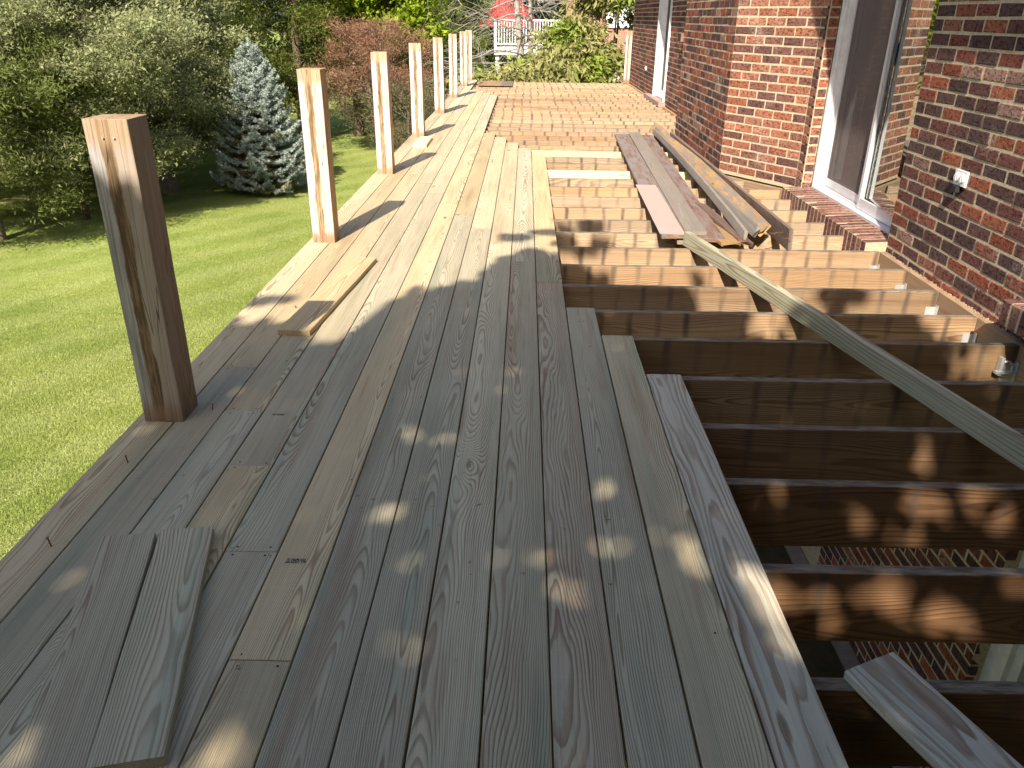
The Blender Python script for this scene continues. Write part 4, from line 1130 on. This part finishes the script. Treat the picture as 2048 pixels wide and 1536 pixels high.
def crown(name, mat, **kw):
    B, D, Ln, Wd, H, Vv, br = branchy_crown(**kw)
    return card_mesh(name, B, D, Ln, Wd, H, Vv, mat, 0.15), br
def trees():
    # big silvery tree on the left
    me, br = crown('crown', M['grey_green'], height=5.4, base_h=0.95, radius=2.35, n_br=84, sprays=20, cards=120, size=0.078, profile=full, seed=3, up=0.15, droop=0.10, aspect=0.38, spray_r=0.24, core=0.45)
    tt = tree_thing('cedar_tree', (-8.45, 18.65, GZ), 'large silvery olive tree behind the nearest post, its leaning trunk right of that post', 'tree', me, br[::2], 4.8, 0.24, M['bark_pale'], None, lean=(-0.9, 0.5))
    for ch in tt.children:
        if ch.name.split('.')[0] != 'trunk': ch.location = (-0.75, 0.5, 0.1)
    me, br = crown('crown', M['grey_green'], height=5.2, base_h=1.0, radius=2.2, n_br=60, sprays=17, cards=105, size=0.075, profile=full, seed=5, up=0.2, droop=0.15, aspect=0.36, core=0.35)
    tree_thing('cedar_tree', (-8.95, 15.9, GZ), 'olive tree with a thin dark trunk just left of the nearest post', 'tree', me, br[::2], 4.8, 0.065, M['bark'])
    me, br = crown('crown', M['cedar_dark'], height=4.6, base_h=0.75, radius=1.75, n_br=58, sprays=15, cards=75, size=0.10, profile=full, seed=8, up=0.2, droop=0.12, aspect=0.2, core=0.35)
    tree_thing('cedar_tree', (-9.75, 14.2, GZ), 'dark cedar at the left edge of the lawn with a stout pale trunk foot', 'tree', me, br[::2], 4.2, 0.12, M['bark_pale'], lean=(-0.15, 0.1))
    # cedars forming the dark wall of green behind the spruce
    variants = []
    for sd in (21, 22, 23):
        variants.append(crown('crown', M['cedar'] if sd != 22 else M['cedar_dark'], height=7.6, base_h=0.9, radius=2.5, n_br=74, sprays=13, cards=50, size=0.12, profile=lambda t: (0.95 - 0.55 * t), seed=sd, up=0.25, droop=0.05, aspect=0.24, spray_r=0.27, core=0.42))
    spots = [(-15.2, 25.5, 0, 1.1, 'tall dark cedar filling the upper left corner'), (-12.6, 24.0, 1, 1.05, 'cedar rising behind the silvery tree near the top left'),
             (-10.0, 24.6, 2, 1.0, 'cedar just left behind the blue spruce'), (-7.3, 27.0, 0, 1.0, 'green cedar directly behind the tip of the blue spruce'),
             (-9.2, 28.5, 1, 1.15, 'darker cedar between two greener ones behind the spruce'), (-5.9, 29.0, 2, 0.95, 'bright green cedar just left of the rusty dead shrub'),
             (-13.0, 18.2, 1, 0.8, 'shadowy cedar behind the left lawn edge'), (-17.0, 20.5, 0, 1.0, 'cedar at the far left edge of the view'), (-12.4, 15.6, 2, 0.75, 'low spreading cedar behind the stout pale trunk at the left edge'), (-11.2, 20.8, 0, 0.9, 'cedar in shade behind the silvery tree'),
             (-3.6, 34.0, 1, 1.0, 'dark cedar behind the yellow green tree')]
    for i, (x, y, v, s, lab) in enumerate(spots):
        me, br = variants[v]
        tree_thing('cedar_tree', (x, y, GZ), lab, 'tree', me, br[::3], 7.0, 0.16, M['bark'], 'cedars along the back of the lawn', rz=i * 1.3, scale=s)
    # rusty dead shrub
    B, D, Ln, Wd, H, Vv, br = branchy_crown(height=3.65, base_h=0.35, radius=1.62, n_br=60, sprays=12, cards=62, size=0.10, profile=lambda t: max(0.18, math.sin(math.pi * (0.25 + 0.72 * t)) ** 0.75), seed=31, up=0.6, droop=0.0, aspect=0.13, spray_r=0.22, core=0.4)
    hz = B[:, 2] + RNG.normal(0, 0.35, len(B)); top = hz > 1.75
    t = empty('dead_shrub', (-4.45, 25.6, GZ)); tag(t, 'rusty brown dying shrub behind the third and fourth posts', 'shrub')
    link(bpy.data.objects.new('rusty_foliage', card_mesh('rusty_foliage', B[top], D[top], Ln[top], Wd[top], H[top], Vv[top], M['rust'], .1)), t)
    k = ~top
    link(bpy.data.objects.new('olive_foliage', card_mesh('olive_foliage', B[k], D[k], Ln[k], Wd[k], H[k], Vv[k], M['olive_twig'], .1)), t)
    b = MB()
    for pts in br: b.tube([(0, 0, 0.1)] + pts[1:], [0.035, .02, .012, .004], 5, cap=False)
    b.tube([(0, 0, -.1), (0.02, 0, 0.5), (0, 0.05, 2.6)], [0.11, 0.09, 0.02], 8)
    b.build('stems', M['bark'], t)
    me, br = crown('crown', M['olive_twig'], height=2.1, base_h=0.3, radius=1.0, n_br=30, sprays=9, cards=55, size=0.09, profile=egg, seed=33, up=0.5, aspect=0.14)
    tree_thing('shrub', (-3.35, 23.6, GZ), 'low olive twiggy shrub right beside the rusty one, behind the fourth post', 'shrub', me, br, 1.6, 0.05, M['bark'], br_r=0.015)
    # yellow green broadleaf
    me, br = crown('crown', M['maple'], height=6.0, base_h=2.75, radius=1.75, n_br=50, sprays=10, cards=36, size=0.15, profile=full, seed=41, up=0.25, droop=0.1, aspect=0.62, spray_r=0.33, core=0.3)
    tree_thing('leafy_tree', (-4.75, 29.0, GZ), 'bright yellow green leafy tree above the rusty shrub', 'tree', me, br[::2], 5.6, 0.13, M['bark'])
    # dead bare tree
    t = empty('bare_tree', (-0.15, 26.5, GZ)); tag(t, 'dead grey tree with bare tangled branches in front of the white railing', 'tree')
    b = MB(); g = random.Random(5)
    b.tube([(0, 0, -.1), (0.05, 0, 1.5), (-0.05, 0.1, 3.2), (-0.25, 0.05, 5.0), (-0.3, 0.1, 7.2)], [0.17, 0.14, 0.11, 0.08, 0.02], 8)
    b.tube([(0.05, 0, 1.2), (0.30, -0.05, 2.6), (0.25, -0.1, 4.4), (0.2, -.1, 6.2)], [0.10, 0.085, 0.06, 0.02], 7)
    b.build('trunk', M['dead'], t, smooth=True)
    b = MB()
    def twig(p, d, l, r, depth):
        pts = [Vector(p)]; dd = Vector(d).normalized()
        for q in range(5):
            dd = (dd + Vector((g.gauss(0, .16), g.gauss(0, .16), g.gauss(-0.02, .13)))).normalized()
            pts.append(pts[-1] + dd * l / 5)
        b.tube(pts, [r * (1 - 0.8 * i / 5) for i in range(6)], 4, cap=False)
        if depth > 0:
            for q in range(5 if depth > 1 else 4):
                i = g.randint(1, 5)
                twig(pts[i], dd + Vector((g.gauss(0, .8), g.gauss(0, .8), g.gauss(0.05, .6))), l * g.uniform(.35, .6), r * 0.5, depth - 1)
    for k in range(58):
        h = 1.1 + k * 0.086; az = k * 2.4 + g.uniform(-.3, .3)
        twig((0, 0, h), (math.cos(az), math.sin(az), g.uniform(-0.05, 0.35)), g.uniform(1.6, 3.0), 0.026, 2)
    b.build('branches', M['dead'], t)
    # big-leaved shrub at the deck end: several rounded masses
    def shrub(loc, r, h, seed, label, lit=0.15, bh=0.5, nbr=46, up=0.45):
        B, D, Ln, Wd, H, Vv, br = branchy_crown(height=h, base_h=bh, radius=r, n_br=nbr, sprays=12, cards=28, size=0.19, profile=full, seed=seed, up=up, droop=0.1, aspect=0.34, spray_r=0.24, core=0.45)
        D[:, 2] -= 0.9
        t = empty('broadleaf_shrub', loc); tag(t, label, 'shrub', 'big leaved shrubs beyond the deck end')
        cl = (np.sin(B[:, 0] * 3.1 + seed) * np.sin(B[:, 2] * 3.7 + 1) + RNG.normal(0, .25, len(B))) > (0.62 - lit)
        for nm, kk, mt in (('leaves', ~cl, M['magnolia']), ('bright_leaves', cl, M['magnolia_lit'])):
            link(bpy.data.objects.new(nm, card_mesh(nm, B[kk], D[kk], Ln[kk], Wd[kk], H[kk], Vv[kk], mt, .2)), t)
        b = MB()
        for pts in (br if nbr > 30 else br[::8]): b.tube([(0, 0, 0.1)] + pts[1:], [0.03, .02, .012, .005], 5, cap=False)
        b.build('stems', M['bark'], t)
    shrub((-0.45, 21.7, GZ), 1.0, 2.55, 51, 'low rounded shrub at the far left corner of the deck end')
    shrub((0.72, 22.2, GZ), 1.1, 3.0, 52, 'middle big leaved shrub rising behind the deck end', 0.3)
    shrub((1.38, 23.0, GZ), 0.80, 3.95, 53, 'tall shrub with bright leaf tips in front of the neighbour house', 0.3)
    shrub((2.30, 23.6, GZ), 0.85, 5.8, 54, 'small leafy tree hanging over close to the brick house corner', 0.25, 3.9, 24, 0.8)
trees()

def spruce():
    g = np.random.default_rng(77)
    H = 3.34; t = empty('blue_spruce', (-6.12, 18.75, GZ)); tag(t, 'small silvery blue spruce with tiered branches on the lawn', 'spruce')
    B, D, HU, VA, IN = [], [], [], [], []
    b = MB(); b.tube([(0, 0, -.1), (0, 0, 1.2), (0, 0, 2.6), (0, 0, H)], [0.085, 0.06, 0.03, 0.006], 8); b.build('trunk', M['bark'], t)
    br = MB()
    def needles(p0, p1, m, rr, inner, ln=0.03):
        u = g.random((m, 1)); base = p0 + (p1 - p0) * u
        ax = unit((p1 - p0)[None])[0]
        B.append(base + g.normal(0, rr * .25, (m, 3))); D.append(ax[None] * 0.75 + g.normal(0, 0.75, (m, 3)) + np.array([0, 0, .25]))
        HU.append(np.clip(g.uniform(0.1, .9) + g.normal(0, .2, m), 0, 1)); VA.append(g.uniform(0.8, 1.15) * g.uniform(.85, 1.1, m)); IN.append(np.full(m, inner))
    z = 0.32; k = 0
    while z < H - 0.12:
        f = 1 - z / H
        R = 1.34 * (f ** 0.82) * (0.86 if z < 0.6 else 1)
        nb = int(8 + 8 * f)
        for i in range(nb):
            az = 2 * math.pi * (i + g.random() * .7) / nb + k * 0.7
            r = R * g.uniform(0.82, 1.10)
            dr = np.array([math.cos(az), math.sin(az), 0]); sd = np.array([-dr[1], dr[0], 0])
            tilt = 0.10 + 0.75 * (z / H) ** 2.2
            z0 = z + g.uniform(-.04, .04)
            p = lambda q: np.array([0, 0, z0]) + dr * r * q + np.array([0, 0, r * (tilt * q - 0.22 * f * math.sin(q * math.pi * .8) + 0.12 * q ** 3)])
            br.tube([p(0), p(.5), p(1)], [0.014 * f + .003, .008 * f + .002, .002], 4, cap=False)
            q = 0.14
            while q < 1.0:
                c = p(q)
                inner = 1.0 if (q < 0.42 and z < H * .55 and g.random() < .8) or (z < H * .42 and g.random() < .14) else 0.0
                for sgn in (-1, 1):
                    tl = r * 0.36 * (1.05 - q) * g.uniform(.7, 1.3) + 0.045
                    tip = c + sd * sgn * tl * .8 + dr * tl * .75 + np.array([0, 0, g.uniform(-.01, .07)])
                    needles(c, tip, int(40 + tl * 260), .03, inner)
                    if tl > .14:
                        mid = c + (tip - c) * .55
                        needles(mid, mid + dr * tl * .5 + sd * sgn * tl * .1 + np.array([0, 0, .035]), 30, .03, inner)
                q += 0.105 / max(r, .35)
            needles(p(.9), p(1.06) + np.array([0, 0, .03]), 45, .03, 0.0)
        z += 0.125 + 0.06 * f; k += 1
    for q in range(5): needles(np.array([0, 0, H - .45 + q * .09]), np.array([0, 0, H - .3 + q * .09]), 40, .02, 0.0)
    for az in range(5): needles(np.array([0, 0, H - .32]), np.array([.10 * math.cos(az * 1.26), .10 * math.sin(az * 1.26), H - .10]), 60, .02, 0.0)
    br.build('branches', M['bark'], t)
    B = np.concatenate(B); D = np.concatenate(D); HU = np.concatenate(HU); VA = np.concatenate(VA); IN = np.concatenate(IN)
    Ln = g.uniform(.035, .065, len(B)); Wd = g.uniform(.009, .015, len(B))
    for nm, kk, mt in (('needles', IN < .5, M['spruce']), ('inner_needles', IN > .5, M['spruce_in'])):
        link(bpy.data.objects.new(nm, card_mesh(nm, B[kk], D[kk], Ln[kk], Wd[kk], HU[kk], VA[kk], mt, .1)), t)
spruce()

# far wood behind everything
def far_wood():
    g = np.random.default_rng(91); n = 90000; nb_ = 80000
    az = g.uniform(-0.75, 0.42, n); clump = g.integers(0, 900, n)
    ca = g.uniform(-0.78, 0.45, 900); cz = g.uniform(0.2, 13, 900) ; cr = g.uniform(40, 50, 900)
    a = ca[clump] + g.normal(0, 0.016, n); r = cr[clump] + g.normal(0, .8, n); z = GZ + cz[clump] + g.normal(0, .55, n)
    B = np.stack([np.sin(a) * r, np.cos(a) * r, z], 1)
    D = g.normal(0, 1, (n, 3)) + np.array([0, -.3, .2])
    # unseen ring of wood added behind house and camera, nearer there, blocking low light
    a2 = g.uniform(0.45, 2 * math.pi - 0.78, nb_); near = np.clip((1.45 - np.abs(a2 - math.pi)) / 0.5, 0, 1); r2 = 47 - 22 * near + 2 * np.sin(a2 * 9) + g.normal(0, 1.3, nb_); z2 = GZ + (11 + 3 * near + 2 * np.sin(a2 * 13)) * g.random(nb_) ** 0.7
    B = np.concatenate([B, np.stack([np.sin(a2) * r2, np.cos(a2) * r2, z2], 1)]); D = np.concatenate([D, g.normal(0, 1, (nb_, 3))])
    clump = np.concatenate([clump, g.integers(0, 900, nb_)]); n += nb_
    big = np.where(np.arange(n) < 90000, 1.0, 2.2)
    val = g.uniform(.7, 1.15, 900)[clump] * g.uniform(.85, 1.1, n); hue = np.clip(g.uniform(0, 1, 900)[clump] * .6 + g.random(n) * .4, 0, 1)
    o = bpy.data.objects.new('far_wood', card_mesh('far_wood', B, D, g.uniform(.25, .55, n) * big, g.uniform(.12, .24, n) * big, hue, val, M['forest'], .1)); link(o)
    tag(o, 'dense green wood beyond the lawn and the neighbour house, with an added unseen ring behind the camera', 'woodland', kind='stuff')
far_wood()

# ================================================================== NEIGHBOUR
n = NT('neighbour_brick'); P = n.pos()
n.base(n.mix(n.smooth(n.noise(P, 9, 4, 0.7), 0.3, 0.7), (0.30, 0.14, 0.10), (0.44, 0.23, 0.17))); n.rough(0.9); M['nbrick'] = n.mat
M['nmortar'] = simple_mat('neighbour_mortar', (0.50, 0.42, 0.36), 0.9)
nb = empty('neighbour_house', (4.5, 36, GZ)); tag(nb, 'neighbour brick house with white trim half hidden by shrubs', 'house')
def course_wall(x0, x1, z0, z1, y, parent, holes=()):
    rel(MB().box((x0, y, z0), (x1, y + 0.2, z1)).build('wall', M['nmortar']), parent)
    b = MB(); z = z0; row = 0
    while z < z1 - 0.06:
        x = x0 - (row % 2) * 0.11
        while x < x1:
            a, c = max(x, x0), min(x + 0.205, x1)
            if c - a > 0.03 and not any(h[0] < (a + c) / 2 < h[1] and h[2] < z + .03 < h[3] for h in holes):
                b.box((a, y - 0.012, z + 0.008), (c - 0.012, y, z + 0.068))
            x += 0.217
        z += 0.075; row += 1
    o = b.build('bricks', M['nbrick']); o['kind'] = 'stuff'; rel(o, parent)
course_wall(1.52, 2.16, GZ, 5.5, 33.6, nb)                 # chimney
course_wall(1.98, 7.0, GZ, 5.5, 35.0, nb, holes=[(2.8, 3.87, -2.2, -0.95), (3.2, 4.4, 0.9, 2.6)])
def nwindow(x0, x1, z0, z1, y, mat, parent):
    f = MB().box((x0, y - .06, z0), (x0 + .14, y, z1)).box((x1 - .14, y - .06, z0), (x1, y, z1)).box((x0 + .14, y - .06, z1 - .13), (x1 - .14, y, z1)).box((x0 + .14, y - .06, z0), (x1 - .14, y, z0 + .08))
    o = f.build('window', M['white']); rel(o, parent)
    q = MB().box((x0 + .14, y - .03, z0 + .08), (x1 - .14, y - .02, z1 - .13)).build('pane', mat); rel(q, parent)
nwindow(2.80, 3.87, -2.3, -0.95, 34.98, simple_mat('red_panel', (0.45, 0.10, 0.09), 0.5), nb)
nwindow(3.2, 4.4, 0.9, 2.6, 34.98, simple_mat('pale_blind', (0.78, 0.78, 0.78), 0.5), nb)
rel(MB().box((2.06, 34.90, 0.9), (2.20, 34.98, 2.8)).build('white_trim', M['white']), nb)
# neighbour's raised deck with railing
nd = empty('neighbour_deck', (0, 33, GZ)); tag(nd, 'white railed raised deck of the neighbour behind the dead tree', 'deck')
DX0, DX1, NY, NZ = -1.24, 1.49, 33.0, 0.20
rel(MB().box((DX0, NY, NZ - .28), (DX1, NY + 2.6, NZ)).build('platform', M['white']), nd)
rel(MB().box((DX0, NY - .03, NZ + .92), (DX1, NY + .07, NZ + .98)).box((DX0, NY, NZ + .08), (DX1, NY + .04, NZ + .14)).build('rail', M['white']), nd)
for x in (DX0 + .05, DX1 - .05): rel(MB().box((x - .05, NY - .01, NZ), (x + .05, NY + .09, NZ + .99)).build('rail_post', M['white']), nd)
bl = None
x = DX0 + .18
while x < DX1 - .12:
    if bl is None: bl = MB().box((-.018, -.01, NZ + .14), (.018, .03, NZ + .92)).build('baluster', M['white']); o = bl
    else: o = bl.copy(); COL.objects.link(o)
    o.location = (x, NY, 0); rel(o, nd); x += .105
for y in np.arange(NY + .15, NY + 2.5, .2):
    rel(MB().box((DX0, y, NZ + .0), (DX0 + .04, y + .04, NZ + .95)).build('baluster', M['white']), nd)
for x in (DX0 + .12, DX1 - .4): rel(MB().box((x - .07, NY + .1, GZ), (x + .07, NY + .24, NZ - .28)).build('support_post', M['white']), nd)
# red umbrella
u = empty('patio_umbrella', (-0.70, 34.6, NZ)); tag(u, 'red patio umbrella above the white railed deck', 'umbrella')
b = MB(); k = 8; ztop = 2.9; zr = 1.02; R = 1.25
rim = [(R * math.cos(q * 2 * math.pi / k + .2), R * math.sin(q * 2 * math.pi / k + .2), zr - NZ) for q in range(k)]
b.v = [(0, 0, ztop - NZ - .5)] + rim + [(p[0] * .99, p[1] * .99, p[2] - .14) for p in rim] + [(0, 0, ztop - NZ - .54)]
b.f = [(0, 1 + q, 1 + (q + 1) % k) for q in range(k)] + [(1 + q, 9 + q, 9 + (q + 1) % k, 1 + (q + 1) % k) for q in range(k)]
b.build('canopy', simple_mat('red_canvas', (0.42, 0.055, 0.05), 0.8), u)
MB().tube([(0, 0, 0), (0, 0, 2.3)], [.025, .025], 8).build('pole', M['alu'], u)

# ================================================================== SHADE TREE (behind the camera)
BU = [(-3.2, -9), (-2.6, -4), (-2.1, 2.2), (-1.6, 3.35), (-1.45, 3.45), (-1.2, 3.42), (-1.12, 3.40), (-1.03, 3.42), (-.97, 3.30), (-.9, 3.18), (-.75, 3.22), (-.7, 3.6), (-.6, 3.88), (-.44, 3.97), (-.28, 4.06), (-.17, 4.42),
      (-.05, 4.70), (.1, 4.74), (.3, 4.58), (.5, 4.28), (.7, 4.18), (.85, 4.1), (.95, 3.83), (1.1, 3.72), (1.2, 3.46), (1.35, 3.72), (1.5, 3.88), (1.65, 3.95), (1.9, 3.78), (2.05, 3.5), (2.25, 3.42), (2.6, 3.3), (4, 3.0), (6.5, 2.0)]
LIT = [(2.06, 3.2, .15, .10), (1.22, 3.56, .09, .06), (-.36, 2.34, .024, .045), (-.26, 2.33, .04, .02), (-.38, 1.88, .022, .04), (.24, 1.73, .024, .05), (.45, 1.76, .02, .05), (.47, 1.68, .02, .05), (.12, 1.57, .04, .025), (.07, 1.70, .02, .02),
       (-.94, 1.06, .03, .07), (-.57, 1.06, .035, .05), (-.28, 1.66, .015, .025), (.60, 1.63, .025, .06), (.635, 1.50, .03, .08), (.645, 1.39, .025, .06), (.25, 2.02, .02, .03), (-.29, 1.37, .012, .02), (-.24, 1.35, .012, .02),
       (1.43, 2.33, .025, .03), (1.05, 1.94, .025, .03), (1.23, 2.06, .018, .02), (1.29, 1.99, .055, .03), (1.43, 2.04, .06, .03), (1.5, 1.95, .035, .04), (1.21, 1.86, .05, .03), (.81, 2.04, .02, .02), (.69, 1.56, .04, .05), (.78, 1.57, .03, .03), (.79, 1.46, .03, .03),
       (.96, 1.58, .06, .04), (1.09, 1.50, .05, .03), (1.17, 1.45, .03, .02), (1.32, 1.62, .02, .02), (.75, 1.2, .02, .02), (-1.0, 3.42, .05, .05)]
SHD = [(-1.38, 3.66, .14, .08), (-1.22, 3.73, .09, .05), (.36, 4.88, .18, .09), (.46, 5.53, .09, .06), (-.05, 5.0, .10, .08), (1.72, 4.03, .12, .07), (.2, 5.15, .14, .07), (.5, 5.13, .06, .05), (.28, 5.5, .05, .05), (-1.06, 3.46, .03, .03), (1.0, 4.36, .04, .06)]
def shade_tree():
    g = np.random.default_rng(5)
    n = 420000
    u = g.uniform(-3.6, 6.5, n); v = g.uniform(-10.0, 5.7, n)
    bu = np.interp(u, [p[0] for p in BU], [p[1] for p in BU])
    pad = 0.035
    wig = 0.05 * np.sin(u * 31) + 0.04 * np.sin(u * 57 + 1)
    keep = v < bu + wig - pad
    for (cx, cy, rx, ry) in SHD: keep |= ((u - cx) / rx) ** 2 + ((v - cy) / ry) ** 2 < 1
    for (cx, cy, rx, ry) in LIT:
        if cx < .9 and cy < 2.5: rx, ry = rx * .5, ry * .5
        q_ = ((u - cx) / (rx + pad)) ** 2 + ((v - cy) / (ry + pad)) ** 2
        keep &= ~(q_ < 1 + .42 * np.sin(61 * u + cx * 90) + .42 * np.sin(53 * v + cy * 70 + 31 * u))
    # thin out away from what is in view
    keep &= (g.random(n) < 0.75) | ((v > 0.3) & (u > -2.2) & (u < 3.4))
    rho = ((u - 1.3) / 5.4) ** 2 + ((v + 2.2) / 8.2) ** 2
    keep &= rho < 1
    u, v, rho = u[keep], v[keep], rho[keep]; m = len(u)
    tt = 6.9 + g.uniform(-1, 1, m) * (0.4 + 1.3 * np.sqrt(np.clip(1 - rho, 0, 1)))
    Sv = np.array([S.x, S.y, S.z])
    B = np.stack([u, v, np.zeros(m)], 1) + Sv * tt[:, None]
    sz = g.uniform(.07, .10, m)
    D = g.normal(0, 1, (m, 3)); D = D - (D @ Sv)[:, None] * Sv * 0.6
    me = card_mesh('crown', B - unit(D) * sz[:, None] * .5, D, sz, sz * .8, g.random(m), g.uniform(.8, 1.1, m), M['shade_leaf'], face=0.0)
    cx, cy = 0.9 + S.x * 6.9, -0.8 + S.y * 6.9
    t = empty('shade_tree', (cx, cy - 1.0, GZ)); tag(t, 'leafy tree behind the camera that casts the dappled shade on the deck', 'tree')
    o = bpy.data.objects.new('crown', me); link(o); rel(o, t)
    b = MB(); b.tube([(cx, cy - 1, GZ - .2), (cx, cy - 1, 0), (cx + .1, cy - .8, 2.6), (cx, cy - .4, 5)], [.34, .27, .2, .08], 12)
    b.tube([(cx, cy - .9, 1.6), (cx - 1.2, cy, 3.2), (cx - 2.2, cy + 1.2, 4.3)], [.13, .09, .03], 8)
    b.tube([(cx, cy - .9, 2.0), (cx + 1.4, cy, 3.4), (cx + 2.2, cy + 1.0, 4.4)], [.13, .09, .03], 8)
    rel(b.build('trunk', M['bark'], smooth=True), t)
shade_tree()
